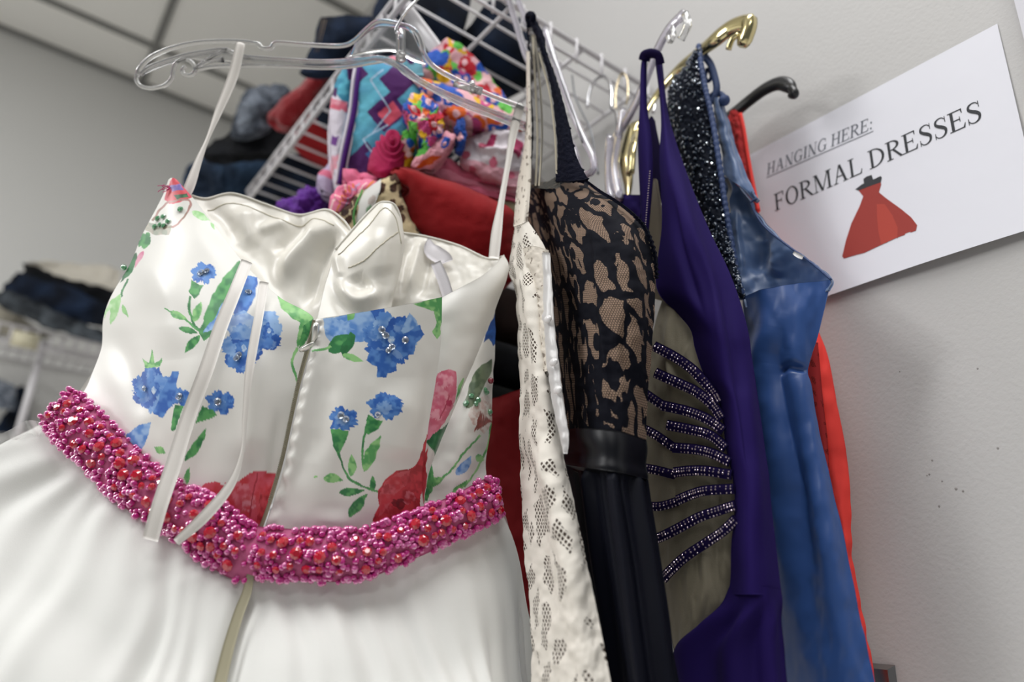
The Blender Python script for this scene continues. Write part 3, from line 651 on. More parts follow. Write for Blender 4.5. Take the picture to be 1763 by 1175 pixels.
sA2 = sheet([[(648, 353, .700), (656, 349, .698), (664, 348, .698), (674, 350, .699), (683, 358, .702)], [(625, 376, .694), (642, 375, .688), (660, 375, .686), (676, 376, .688), (690, 378, .70)],
             [(600, 404, .690), (625, 405, .680), (650, 405, .676), (672, 405, .680), (692, 405, .697)], [(576, 430, .686), (605, 438, .672), (635, 440, .668), (665, 440, .672), (690, 440, .692)],
             [(568, 462, .680), (598, 476, .665), (625, 480, .662), (655, 478, .664), (684, 472, .684)], [(558, 495, .672), (590, 515, .656), (620, 518, .652), (650, 515, .656), (676, 508, .674)],
             [(545, 550, .655), (585, 565, .64), (620, 570, .636), (650, 565, .64), (672, 560, .655)]], 110, 130, wr=wr_a2)
put('lining_cup', sA2, m_ivory, gown, thick=.0015)
e = MB(); e.tube(pxline([(577, 430, .684), (600, 404, .689), (625, 376, .693), (648, 353, .699), (664, 348, .698), (680, 354, .70), (690, 378, .70), (692, 405, .697)], 50), .0012, 6)
e.tube(pxline([(322, 334, .711), (354, 342, .721), (400, 333, .734), (456, 351, .739), (514, 370, .734), (562, 361, .719), (590, 378, .71), (606, 399, .704)], 70), .0011, 6)
e.tube(pxline([(685, 400, .734), (732, 407, .736), (790, 423, .728), (839, 445, .712), (866, 442, .70)], 40), .0011, 6)
e.build('edge_piping', m_ivory, gown)
def wr_a3(s):
    return ridge(s, [(728, 408), (718, 450), (700, 520)], 6, .007)+ridge(s, [(742, 412), (735, 460), (722, 520)], 6, -.004)+ridge(s, [(700, 410), (690, 460), (680, 520)], 8, -.004)+.001*noise(s.px, s.py, 16, 28, 2)
put('front_lining_right', sheet([[(684, 399, .735), (732, 406, .737), (790, 422, .729), (839, 444, .713), (868, 440, .70)], [(680, 430, .725), (725, 440, .725), (780, 455, .717), (830, 470, .705), (862, 466, .698)],
             [(668, 480, .71), (720, 490, .705), (760, 500, .70), (800, 500, .695), (840, 492, .69)], [(645, 560, .69), (700, 555, .685), (745, 550, .68), (780, 540, .68), (800, 530, .68)]], 110, 80, wr=wr_a3), m_ivory, gown, thick=.0015)
e = MB()
def seam(L, sh):
    C = cr(L, 40); e.tube(np.array([at_px(sh, x, y)[0]+at_px(sh, x, y)[1]*.0001 for x, y in C]), .0006, 5)
def at_px(s, x, y):
    k = np.argmin((s.px-x)**2+(s.py-y)**2); i, j = divmod(k, s.nu); return s.P[i, j], s.N[i, j]
seam([(358, 362), (400, 350), (450, 366), (505, 386), (545, 378), (575, 388)], sA); seam([(584, 440), (610, 414), (636, 388), (656, 362), (668, 360), (682, 380), (684, 420)], sA2); seam([(600, 462), (630, 448), (660, 420), (682, 400)], sA2)
e.build('stitched_seam', cloth('ivory_thread', 'C9C2AE', .6, 0, False, 0), gown)
m_tape = cloth('pale_tape', 'E0DCE0', .6, .2, False, 1200, .0003, .5)
put('boning_tape', strip([(750, 452, .706, 9), (762, 480, .698, 10), (772, 512, .69, 10)], 16), m_tape, gown, thick=.0004)
put('hanging_loop', strip([(738, 409, .728, 1), (742, 430, .722, 13), (764, 445, .712, 13), (768, 452, .71, 12)], 14), m_tape, gown, thick=.0004)
# zip
zt = put('zip_tape', strip([(543, 552, .600, 5), (530, 600, .596, 4), (514, 660, .59, 3.5), (500, 725, .584, 3), (486, 790, .579, 3), (466, 860, .574, 3), (445, 920, .570, 3.5)], 60, 4), m_beige, gown, thick=.0006)
q = MB()
for k, P in enumerate(pxline([(541, 560, .5965), (528, 602, .592), (512, 662, .586), (498, 727, .580), (484, 792, .575), (464, 862, .570)], 110)): q.box(P-np.array([.0011, .0006, .0004]), P+np.array([.0011, .0006, .0004]))
q.build('zip_teeth', mat('zip_teeth', '8F8A78', .5), zt, False)
m_zip = mat('zip_metal', (.75, .74, .70), .28, metal=.9)
q = MB(); q.tube(pxline([(545, 556, .590), (543, 575, .590), (538, 590, .590)], 6), [.0022, .003, .003, .0026, .002, .0014], 6)
q.tube(pxline([(541, 590, .586), (530, 598, .585), (516, 605, .586)], 6), [.0012, .0022, .0026, .0028, .0026, .0014], 6, flat=.5); q.build('zip_pull', m_zip, zt)
# straps and lacing ribbons
put('strap', strip([(415, 74, .735, 6), (413, 82, .733, 8), (400, 134, .732, 9), (377, 190, .728, 7), (358, 238, .722, 3.5), (343, 274, .716, 6), (328, 316, .709, 9), (320, 336, .706, 8)], 60,
    wr=lambda s: .0010*np.sin(s.U*np.pi)), m_ribbon, gown, thick=.0006)
put('strap', strip([(899, 180, .754, 5), (894, 188, .752, 8), (883, 232, .748, 7), (874, 285, .738, 5), (863, 348, .722, 5.5), (855, 400, .708, 9), (850, 446, .698, 9)], 60,
    wr=lambda s: .0010*np.sin(s.U*np.pi)), m_ribbon, gown, thick=.0006)
put('lacing_ribbon', strip([(425, 450, .628, 10), (404, 505, .604, 11), (381, 562, .588, 12), (354, 640, .572, 13), (325, 715, .562, 13), (298, 800, .548, 14), (275, 870, .537, 14), (259, 930, .532, 14)], 80,
    wr=lambda s: .0006*np.sin(s.U*np.pi)+.001*np.sin(s.V*7)), m_ribbon, gown, thick=.0006)
put('lacing_ribbon', strip([(455, 486, .612, 8), (446, 545, .590, 8), (436, 600, .577, 8), (428, 650, .568, 7), (421, 720, .560, 4.5), (416, 780, .554, 3.5), (396, 836, .547, 8), (352, 890, .537, 10), (304, 934, .532, 7)], 80,
    wr=lambda s: .0006*np.sin(s.U*np.pi)+.001*np.sin(s.V*8)), m_ribbon, gown, thick=.0006)
# tulle skirt
def wr_sk(s):
    f = smooth(0, .15, s.V); u = s.U+.02*noise(s.U*8, s.V*3, 1, 5)
    w = f*(.0045*np.sin(u*75)+.006*np.sin(u*31+1.3)+.004*np.sin(u*130+2))*(.5+.5*noise(s.U*10, s.V*2, 1, 9))
    return w*.7*(.6+.8*s.V)+ridge(s, [(438, 1000), (415, 1060), (385, 1180), (360, 1300)], 12, -.010)+.006*noise(s.px, s.py, 150, 31)*f
skr = [[(82, 722, .615), (190, 822, .580), (300, 912, .560), (400, 970, .556), (510, 980, .556), (640, 970, .565), (760, 925, .588), (858, 868, .622)],
       [(-20, 790, .60), (120, 905, .56), (260, 995, .54), (380, 1060, .530), (520, 1080, .530), (660, 1070, .54), (790, 1010, .572), (890, 960, .618)],
       [(-120, 880, .58), (60, 1005, .53), (220, 1105, .505), (360, 1180, .495), (530, 1200, .495), (700, 1180, .51), (825, 1110, .545), (905, 1060, .60)],
       [(-260, 1000, .55), (-20, 1150, .49), (170, 1250, .46), (340, 1320, .45), (540, 1340, .45), (740, 1310, .465), (850, 1230, .51), (917, 1180, .58)],
       [(-420, 1200, .52), (-120, 1400, .45), (90, 1450, .42), (320, 1520, .41), (540, 1530, .41), (760, 1500, .43), (880, 1400, .48), (935, 1330, .56)]]
put('tulle_skirt', sheet(skr, 420, 170, wr=wr_sk), m_tulle, gown, back=.16, ends=.15)
put('skirt_placket', strip([(432, 985, .546, 6), (425, 1020, .538, 8), (410, 1060, .527, 9), (392, 1120, .511, 10), (378, 1180, .495, 11), (360, 1260, .47, 12)], 40), m_beige, gown, thick=.0008)
mv = mat('sheer_tulle', 'F2F1F0', .8, sheen=.3); nt, b_ = nodes(mv); b_.inputs['Alpha'].default_value = .42
put('sheer_overlay', sheet([[(-160, 800, .60), (-60, 765, .60), (0, 748, .60), (30, 733, .602), (48, 724, .604), (66, 728, .606), (90, 742, .60)],
    [(-180, 880, .595), (-60, 840, .60), (0, 820, .605), (50, 810, .61), (90, 800, .612), (120, 800, .615), (150, 820, .62)],
    [(-200, 980, .60), (-60, 960, .61), (20, 940, .62), (80, 930, .63), (130, 920, .63), (170, 930, .63), (200, 960, .64)]], 60, 30, wr=lambda s: .002*np.sin(s.U*30)), mv, gown)
put('sheer_overlay', sheet([[(845, 885, .625), (866, 880, .63), (882, 930, .63)], [(850, 960, .61), (880, 960, .615), (896, 985, .618)], [(860, 1060, .59), (895, 1060, .595), (908, 1075, .60)], [(870, 1180, .56), (905, 1180, .57), (918, 1190, .58)]], 20, 40), mv, gown)
# ------------------------------------------------------------------ beaded belt
bt = [(125, 668), (172, 706), (213, 750), (262, 796), (319, 834), (360, 851), (400, 878), (436, 904), (500, 911), (563, 914), (620, 912), (677, 895), (731, 874), (788, 849), (835, 825), (858, 834)]
bb = [(68, 722), (100, 768), (148, 812), (198, 862), (262, 906), (310, 938), (355, 970), (402, 998), (468, 998), (537, 1002), (610, 1001), (665, 985), (725, 958), (788, 930), (838, 905), (864, 886)]
nb = len(bt); bd_ = [.612, .598, .588, .576, .566, .560, .557, .554, .552, .552, .555, .562, .572, .588, .606, .622]
rws = []
for f, e in ((0, .004), (.5, -.002), (1, .004)): rws.append([(bt[i][0]*(1-f)+bb[i][0]*f, bt[i][1]*(1-f)+bb[i][1]*f, bd_[i]-f*.012+e) for i in range(nb)])
sB = sheet(rws, 240, 24)
m_belt = cloth('rose_belt_fabric', 'C9608F', .6, .3, False, 900, .0004, .5)
belt = put('beaded_belt', sB, m_belt, gown, thick=.003); belt['label'] = 'pink and red beaded belt'
m_bead = mat('magenta_glass_bead', (.70, .02, .31), .12, trans=.25, coat=.6, ior=1.5); m_bead2 = mat('pink_glass_bead', (.90, .14, .50), .10, trans=.35, coat=.6, ior=1.5); m_stone = mat('red_rhinestone', (.62, .004, .03), .06, trans=.15, coat=1.0, ior=1.7)
def on(s, u, v):
    i = int(np.clip(v*(s.nv-1), 0, s.nv-1)); j = int(np.clip(u*(s.nu-1), 0, s.nu-1)); return s.P[i, j], s.N[i, j]
bv, bf = ball(8, 5); rr = random.Random(5); slit = .475
groups = [MB(), MB()]
for k in range(1150):
    u = rr.random(); v = rr.random()
    if rr.random() < .30: v = rr.choice([rr.uniform(-.04, .07), rr.uniform(.93, 1.04)])
    if abs(u-slit+.03*(v-.5)) < .008: continue
    p, n_ = on(sB, u, v); r = rr.uniform(.0018, .0032)
    groups[rr.random() < .35].add((bv*r*np.array([1, 1, rr.uniform(.8, 1.1)]))@frame_to(n_).T+p+n_*rr.uniform(.0005, .0025), bf)
o = groups[0].build('seed_beads', m_bead, belt); o['kind'] = 'stuff'; o = groups[1].build('pink_seed_beads', m_bead2, belt); o['kind'] = 'stuff'
gv, gf = gem(8); me = None; cnt = 0; used = []
tries = 0
while cnt < 98 and tries < 4000:
    tries += 1; u = rr.uniform(.01, .99); v = rr.uniform(.2, .82)
    if abs(u-slit) < .014: continue
    p, n_ = on(sB, u, v); r = rr.choice([.0030, .0038, .0048])
    if any(np.linalg.norm(p-q_) < (r+r2)*1.02 for q_, r2 in used): continue
    used.append((p, r)); cnt += 1
    if me is None:
        o = meshobj('rhinestone', gv, gf, m_stone, None, False); me = o.data; o.parent = belt
    else: o = bpy.data.objects.new('rhinestone', me); COL.objects.link(o); o.parent = belt
    R3 = frame_to(n_+np.array([rr.uniform(-.3, .3) for _ in range(3)]))*r; t_ = p+n_*.0034-np.array(gown.location)
    o.matrix_local = Matrix(((*R3[0], t_[0]), (*R3[1], t_[1]), (*R3[2], t_[2]), (0, 0, 0, 1)))
# crystals and green beads sewn on the bodice
m_crys = mat('clear_crystal', (.75, .86, 1.0), .04, trans=.85, coat=1.0, ior=1.6); m_green = mat('green_crystal', (.16, .48, .24), .06, trans=.4, coat=1.0, ior=1.6)
def at_px(s, x, y):
    k = np.argmin((s.px-x)**2+(s.py-y)**2); i, j = divmod(k, s.nu); return s.P[i, j], s.N[i, j]
def sew(s, parent, pts, m, name, r):
    for x, y in pts:
        p, n_ = at_px(s, x, y); V = gv*r*rr.uniform(.85, 1.1)@frame_to(n_+np.array([rr.uniform(-.2, .2) for _ in range(3)])).T+p+n_*.0012
        meshobj(name, V, gf, m, parent, False)
sew(sL, pL, [(311, 361), (272, 377), (282, 374), (276, 388), (290, 382), (267, 391), (283, 390)], m_green, 'green_crystal', .0028)
sew(sL, pL, [(347, 471), (356, 468), (412, 612), (428, 503), (248, 668), (311, 684), (377, 693), (408, 618)], m_crys, 'crystal', .0030)
sew(sR, pR, [(588, 716), (596, 722), (650, 714), (657, 569), (664, 578), (697, 586), (668, 604), (674, 598)], m_crys, 'crystal', .0030)
sew(sD2, pF, [(812, 684), (818, 696), (822, 690), (835, 672), (803, 696)], m_green, 'green_crystal', .0030)
for x, y, r, m in ((213, 461, .0030, m_green), (843, 710, .0030, m_green), (838, 676, .0026, m_green), (845, 656, .0030, mat('garnet_bead', (.22, .01, .03), .1, coat=1.0))):
    q = MB(); q.add(ball(10, 7)[0]*r+place(x, y, .668 if x > 500 else .682), ball(10, 7)[1]); q.build('hanging_bead', m, pF if x > 500 else pL)
q = MB()
for k in range(6):
    a = rr.uniform(0, 6.28); q.tube(pxline([(292, 322, .697), (285+6*math.cos(a), 324+5*math.sin(a), .695), (276+10*math.cos(a*2), 326+8*math.sin(a*1.3), .694)], 8), .0004, 4)
q.build('loose_thread', mat('magenta_thread', 'C81878', .7), pL)
# ================================================================== FOLDED CLOTHES
def blob(name, rows, m, parent, T=.05, nu=70, nv=70, bulge=.02, wr=None, col=None, amp=.002, sc=18, seed=1, ends=.35):
    """rows: ((xl,yl),(xr,yr),depth) or with depth pair; a soft closed body bulging to both sides"""
    R = []
    for (xl, yl), (xr, yr), d in rows:
        dl, dr = d if isinstance(d, tuple) else (d, d)
        R.append([(xl+(xr-xl)*t, yl+(yr-yl)*t, dl+(dr-dl)*t-bulge*math.sin(math.pi*t)**.7) for t in (0, .12, .35, .65, .88, 1)])
    def w(s): 
        v = amp*noise(s.px, s.py, sc, seed, 3)
        return v+(wr(s) if wr else 0)
    s = sheet(R, nu, nv, wr=w); return put(name, s, m, parent, back=T, col=col, ends=ends)
def solid(label, cat, name, rows, m, loc=None, group=None, **kw):
    o = blob(name, rows, m, None, **kw); return tag(o, label, cat, group)
def fleece(name, c=None, vc=True, r=.9): return cloth(name, c or 'FFFFFF', r, .08, vc, 500, .0006, .6)
m_fleece = fleece('printed_fleece'); m_knit = cloth('printed_cotton', 'FFFFFF', .8, .08, True, 900, .0004, .5)
def denim(name, c1, c2, sc=60):
    m = mat(name, c1, .9, spec=.15); nt, b = nodes(m); tc = nt.nodes.new('ShaderNodeTexCoord'); n1 = nt.nodes.new('ShaderNodeTexNoise'); n1.inputs['Scale'].default_value = sc; n1.inputs['Detail'].default_value = 5
    cr_ = nt.nodes.new('ShaderNodeValToRGB'); cr_.color_ramp.elements[0].color = lin4(c1); cr_.color_ramp.elements[1].color = lin4(c2); cr_.color_ramp.elements[0].position = .42; cr_.color_ramp.elements[1].position = .7
    nt.links.new(tc.outputs['Object'], n1.inputs['Vector']); nt.links.new(n1.outputs[0], cr_.inputs[0]); nt.links.new(cr_.outputs[0], b.inputs['Base Color']); return bump(m, 1200, .0005, .5)
m_den = denim('dark_denim', '10151F', '1F2C42', 14); m_den2 = denim('blue_denim', '15202F', '33475F', 16); m_dengrey = denim('faded_denim', '3A3F48', '7C838E', 20); m_blk = denim('black_cloth', '0C0D10', '1C1E22', 20)
m_redc = fleece('red_fleece', '8E0B12', False); m_purp = fleece('purple_fleece', '4B1C72', False); m_mag = cloth('magenta_cotton', 'A80F4C', .8, .08, False, 700, .0005, .5)
m_pink = cloth('pink_cotton', 'E0708C', .8, .08, False, 900, .0005, .5); m_red_k = cloth('crimson_knit', '9A1018', .85, .05, False, 900, .0005, .5)
# ---- argyle fleece
fl = thing('fleece_blanket', 'folded turquoise fleece blanket with purple and coral diamonds on the wire shelf', 'blanket', None, tuple(place(650, 300, .9)))
def dia(p, cx, cy, rx, ry, c, sk=0): p.poly([(cx-rx, cy), (cx+sk, cy-ry), (cx+rx, cy), (cx-sk, cy+ry)], c, None, warp=.6)
def paint_arg(s):
    p = Paint(s, '5BAFC6'); p.poly([(590, 110), (760, 90), (760, 330), (600, 330)], '63B4CB', '4E93B5', 40)
    for x, y in ((667, 193), (600, 129), (626, 279), (688, 136), (735, 215)): dia(p, x, y, 35, 36, '4C1E5E', 6)
    for x, y in ((672, 196),): dia(p, x, y, 22, 22, 'D4556A', 4)
    dia(p, 655, 265, 26, 26, '3E6FA8', 4)
    for q in ([(638, 138), (672, 190)], [(638, 138), (660, 120)], [(672, 190), (640, 232)], [(625, 240), (668, 215)], [(625, 240), (645, 270)]): p.poly(stem(q, 1.3), 'A9C3DC', None, warp=.3)
    return p.c
blob('folded_body', [((600, 108), (662, 108), .885), ((606, 122), (712, 128), .872), ((604, 160), (732, 160), .865), ((600, 205), (745, 210), .862), ((594, 255), (750, 260), .862), ((588, 315), (745, 318), .866)], m_fleece, fl, T=.10, nu=150, nv=180, bulge=.02, col=paint_arg, amp=.003, sc=30)
def paint_side(s):
    p = Paint(s, 'DDD6E2'); p.poly([(560, 130), (615, 110), (620, 150), (604, 190), (580, 165)], '5BAFC6', '3F8BA8', 10); p.poly([(595, 116), (616, 110), (618, 130), (600, 138)], '4C1E5E')
    p.poly([(566, 150), (582, 150), (580, 168), (566, 164)], '4C1E5E'); p.poly([(564, 168), (600, 176), (598, 192), (566, 186)], 'DC6A80', 'E8A0B0', 8); p.poly([(570, 232), (584, 236), (578, 252), (568, 246)], '6E3C8A'); p.poly([(568, 270), (596, 260), (592, 290), (574, 292)], 'E8A0B0', 'D7CBE0', 8)
    return p.c
blob('folded_side', [((590, 118), (612, 116), .89), ((576, 145), (612, 150), .885), ((569, 180), (610, 190), .882), ((568, 230), (602, 240), .88), ((572, 280), (594, 290), .88), ((582, 315), (588, 320), .88)], m_fleece, fl, T=.08, nu=50, nv=100, bulge=.012, col=paint_side)
e = MB(); e.tube(pxline([(620, 112, .865), (616, 140, .858), (610, 190, .855), (602, 230, .853), (594, 268, .853), (585, 318, .856)], 40), .0034, 8); e.build('purple_piping', m_purp, fl)
e = MB(); e.tube(pxline([(613, 112, .866), (608, 140, .860), (603, 190, .857), (595, 230, .855), (587, 268, .855), (579, 318, .858)], 40), .0022, 8); e.tube(pxline([(626, 116, .866), (622, 142, .859), (616, 192, .856), (608, 232, .854), (600, 270, .854), (591, 318, .857)], 40), .0012, 6); e.build('white_piping', fleece('white_fleece', 'E6E2EA', False), fl)
blob('hanging_corner', [((572, 274), (584, 280), .92), ((558, 288), (588, 300), .915), ((546, 305), (578, 322), .91), ((552, 325), (574, 335), .91)], m_fleece, fl, T=.05, nu=40, nv=40, bulge=.012, col=lambda s: Paint(s, 'B9A9C6').poly([(560, 270), (592, 276), (590, 292), (566, 284)], '5BAFC6').poly([(550, 290), (590, 302), (584, 312), (548, 302)], 'D4708C').c)
blob('folded_layer', [((664, 98), (700, 92), .89), ((640, 106), (724, 104), .884), ((650, 120), (730, 130), .88)], m_fleece, fl, T=.04, nu=50, nv=20, bulge=.01, col=lambda s: Paint(s, '7FBFD2').poly(flower(676, 106, 16, 10, 0, 4), 'E58FA0').poly(flower(708, 102, 10, 8, 0, 4), '4C1E5E').c)
# ---- purple fluffy scarf
sc_ = solid('fluffy purple scarf bunched at the left of the bright fabrics', 'scarf', 'fluffy_scarf', [((525, 325), (560, 312), .96), ((508, 338), (572, 322), .95), ((486, 345), (575, 340), .945), ((478, 358), (570, 360), .94), ((490, 372), (566, 380), .935)], fleece('violet_fluff', '5A2686', False), T=.08, nu=90, nv=60, bulge=.03, amp=.010, sc=13)
# ---- candy print
CND = ['2456B8', '2F62C4', '5CB848', 'E8B820', 'C62433', 'E2682A', 'C84B86', 'F3C3C6', '1F4FA8', '6BC455']
def paint_candy(seed, dens=1.0):
    def f(s):
        p = Paint(s, 'EBB4BC'); r = random.Random(seed); x0, x1, y0, y1 = s.px.min(), s.px.max(), s.py.min(), s.py.max(); n = int((x1-x0)*(y1-y0)/230*dens)
        for k in range(n):
            x, y, q, c = r.uniform(x0, x1), r.uniform(y0, y1), r.uniform(7, 15), r.choice(CND)
            p.poly(flower(x, y, q, q*r.uniform(.7, 1.5), r.uniform(0, 3), r.choice([2, 3, 5]), .15, .15, k), c, None, warp=1.5)
            if r.random() < .5: p.poly(flower(x, y, q*.4, q*.5, 0, 3, .1, .1, k), 'F0BFC6', None)
        return p.c
    return f
cd = thing('printed_pyjamas', 'rumpled pink cloth printed with colourful rings and blobs, knotted on the pile', 'folded cloth', None, tuple(place(800, 200, .9)))
blob('folded_top', [((742, 84), (770, 66), .912), ((722, 108), (795, 78), .905), ((706, 124), (822, 104), .90), ((712, 134), (846, 134), .90), ((750, 150), (868, 160), .895), ((800, 172), (882, 184), .89), ((850, 200), (900, 210), .885)], m_knit, cd, T=.05, nu=140, nv=140, bulge=.012, col=paint_candy(3), amp=.004, sc=22)
blob('folded_roll', [((700, 132), (722, 134), .872), ((716, 150), (770, 146), .862), ((730, 172), (820, 166), .855), ((748, 196), (860, 186), .850), ((772, 215), (890, 204), .852), ((812, 224), (902, 222), .86)], m_knit, cd, T=.06, nu=140, nv=120, bulge=.018, col=paint_candy(8, .8), amp=.003, sc=26)
blob('knot', [((712, 162), (732, 157), .845), ((696, 176), (746, 172), .835), ((694, 190), (758, 190), .825), ((704, 206), (764, 210), .82), ((714, 224), (762, 232), .825), ((722, 244), (752, 250), .83), ((728, 254), (744, 258), .835)], m_knit, cd, T=.05, nu=100, nv=130, bulge=.022, col=paint_candy(12, 2.2), amp=.006, sc=11)
blob('loose_end', [((694, 226), (708, 218), .845), ((686, 250), (716, 236), .84), ((680, 275), (712, 262), .84), ((678, 292), (704, 290), .842)], m_knit, cd, T=.02, nu=50, nv=60, bulge=.008, col=paint_candy(21, 1.6), amp=.004, sc=9)
blob('loose_end', [((730, 250), (770, 226), .835), ((716, 262), (786, 234), .825), ((709, 278), (776, 256), .822), ((712, 294), (748, 290), .83)], m_knit, cd, T=.03, nu=80, nv=60, bulge=.012, col=lambda s: Paint(s, 'EBA6B4').poly(flower(766, 246, 8, 10, .3, 3, .1, .1), '2456B8').poly(flower(766, 246, 3.4, 4.5, .3, 3, .1, .1), 'EBB4BC').poly(leaf(712, 268, 742, 250, 6), '5CB848').poly(leaf(716, 290, 760, 266, 6), 'E2682A').c, amp=.004, sc=12)
blob('blue_loop', [((786, 206), (798, 202), .835), ((782, 222), (803, 220), .83), ((785, 240), (802, 244), .83), ((783, 258), (795, 264), .836)], m_knit, cd, T=.02, nu=30, nv=50, bulge=.008, col=lambda s: Paint(s, '2150A8').poly(flower(792, 235, 6, 8, 0, 4), 'EBB4BC').poly(flower(795, 212, 5, 5, 0, 4), '1D3F8C').c, amp=.003, sc=9)
# ---- magenta roll
solid('deep magenta rolled cloth between the turquoise blanket and the printed cloth', 'folded cloth', 'rolled_cloth', [((664, 226), (690, 224), .862), ((650, 238), (700, 238), .852), ((640, 262), (704, 262), .846), ((632, 290), (700, 292), .842), ((640, 306), (690, 306), .846)], m_mag, T=.06, nu=70, nv=60, bulge=.025,
      wr=lambda s: .0025*np.sin(np.hypot(s.px-676, (s.py-240)*.7)*.75)*smooth(48, 10, np.hypot(s.px-676, s.py-240)))
# ---- dotted blanket
def paint_dot(s):
    p = Paint(s, 'E4DCE2'); p.poly([(780, 268), (850, 285), (910, 300), (910, 330), (800, 320)], 'E7AEBB', None)
    for x, y, r_ in ((802, 266, 7), (849, 280, 8), (882, 302, 6), (832, 252, 5), (815, 290, 5)): p.poly(flower(x, y, r_, r_*1.1, 0, 3, .05, .05), 'D9708A', None)
    for P in ([(832, 258), (846, 236), (856, 238), (850, 256)], [(868, 262), (884, 238), (900, 246), (892, 274)]): p.poly(P, 'A8335E', None)
    return p.c
solid('white blanket with pink spots sagging behind the right strap of the floral gown', 'blanket', 'spotted_blanket', [((812, 232), (876, 214), .878), ((800, 240), (900, 224), .868), ((793, 262), (905, 250), .86), ((796, 284), (905, 282), .855), ((812, 300), (904, 306), .856), ((850, 316), (900, 324), .86)], m_knit, T=.08, nu=110, nv=110, bulge=.022, col=paint_dot, amp=.006, sc=24,
      wr=lambda s: ridge(s, [(806, 232), (830, 256), (870, 262), (900, 268)], 4, .006)+ridge(s, [(840, 224), (860, 236), (890, 232)], 5, .005))
# ---- pink shirts, each folded layer a shirt
for k, (dy, lab) in enumerate(((0, 'pale pink folded shirt, topmost of three between red blanket and spotted blanket'), (15, 'pink folded shirt in the middle of the three above the red blanket'), (28, 'pink folded shirt, lowest of the three above the red blanket'))):
    solid(lab, 'shirt', 'folded_shirt', [((757-6*k, 277+dy*.8), (772, 270+dy), (.868-.004*k)), ((752-6*k, 284+dy*.8), (800, 288+dy*.9), (.862-.004*k)), ((748-6*k, 292+dy*.8), (862, 312+dy*.75), (.857-.004*k)), ((762-6*k, 300+dy*.7), (900, 330+dy*.7), (.857-.004*k))], m_pink if k != 1 else cloth('soft_pink_cotton', 'E88CA2', .8, .08, False, 900, .0005, .5), T=.03, nu=90, nv=24, bulge=.006, amp=.003, sc=16, seed=k+2, group='pink shirts folded in the pile')
solid('tan folded cloth showing at the right end under the pink shirts', 'folded cloth', 'folded_cloth', [((840, 338), (900, 346), .86), ((842, 352), (900, 360), .852), ((846, 366), (900, 374), .852)], cloth('tan_cotton', '8E8468', .8, .2, False), T=.05, nu=30, nv=20, bulge=.01)
# ---- red fleece
solid('thick plain red fleece blanket, the largest of the pile behind the floral gown', 'blanket', 'red_blanket', [((668, 296), (700, 286), .842), ((676, 290), (735, 298), .828), ((682, 310), (790, 318), .818), ((688, 335), (842, 340), .812), ((694, 360), (884, 366), .808), ((706, 395), (888, 400), .805), ((730, 430), (890, 440), .806), ((740, 470), (890, 475), .81)], m_redc, T=.14, nu=120, nv=120, bulge=.03, amp=.0022, sc=40,
      wr=lambda s: ridge(s, [(664, 300), (690, 300), (695, 325)], 5, .006)+ridge(s, [(700, 318), (690, 330), (686, 322)], 5, -.008))
# ---- leopard roll
def paint_leo(s):
    p = Paint(s, 'C8B690'); r = random.Random(4)
    for k in range(150):
        x, y = r.uniform(570, 745), r.uniform(290, 430); q = r.uniform(5.5, 8.5)
        if any(abs(x-a)+abs(y-b) < 17 for a, b in p.__dict__.setdefault('u', [])): continue
        p.u.append((x, y)); p.poly(flower(x, y, q*1.0, q*1.35, .5, 4, .10, .2, k), '4E3020', '2E1A12', 6)
    return p.c
lr = thing('leopard_blanket', 'rolled giraffe-spotted fleece blanket held by a paper band', 'blanket', None, tuple(place(650, 350, .82)))
blob('rolled_blanket', [((664, 306), (688, 294), .828), ((640, 318), (696, 308), .815), ((612, 336), (692, 330), .806), ((590, 352), (698, 352), .80), ((578, 366), (706, 374), .798), ((584, 385), (722, 392), .797), ((600, 410), (738, 410), .80), ((640, 440), (740, 430), .81)], m_fleece, lr, T=.03, nu=140, nv=120, bulge=.028, col=paint_leo, amp=.003, sc=20)
def paint_lab(s):
    p = Paint(s, 'DAD8D4')
    for x, y, c in ((640, 345, 'B8A8A0'), (655, 338, 'A0A8A0'), (636, 362, '5E9A62'), (650, 365, '8A7A74'), (662, 352, '9A8E88'), (630, 380, '7A6A62')): p.poly(flower(x, y, 6, 9, .4, 4, .2, .2), c, None, a=.75)
    return p.c
put('paper_band', sheet([[(626, 330, .800), (645, 318, .797), (664, 304, .806)], [(616, 348, .790), (642, 336, .780), (668, 322, .788)], [(611, 368, .786), (636, 358, .774), (662, 346, .782)], [(612, 392, .786), (634, 384, .776), (656, 376, .784)]], 40, 50), m_knit, lr, thick=.0005, col=paint_lab) if False else put('paper_band', sheet([[(628, 328, .788), (640, 319, .784), (656, 308, .790)], [(618, 348, .778), (636, 339, .770), (654, 328, .774)], [(613, 368, .775), (630, 361, .766), (646, 352, .768)], [(613, 392, .774), (626, 387, .766), (640, 382, .770)]], 40, 50), m_knit, lr, thick=.0005, col=paint_lab)
e = MB(); e.tube(pxline([(624, 328, .787), (614, 350, .776), (609, 370, .773), (611, 392, .772)], 20), .0012, 6); e.build('green_edge', mat('green_print', '4E9A48', .6), lr)
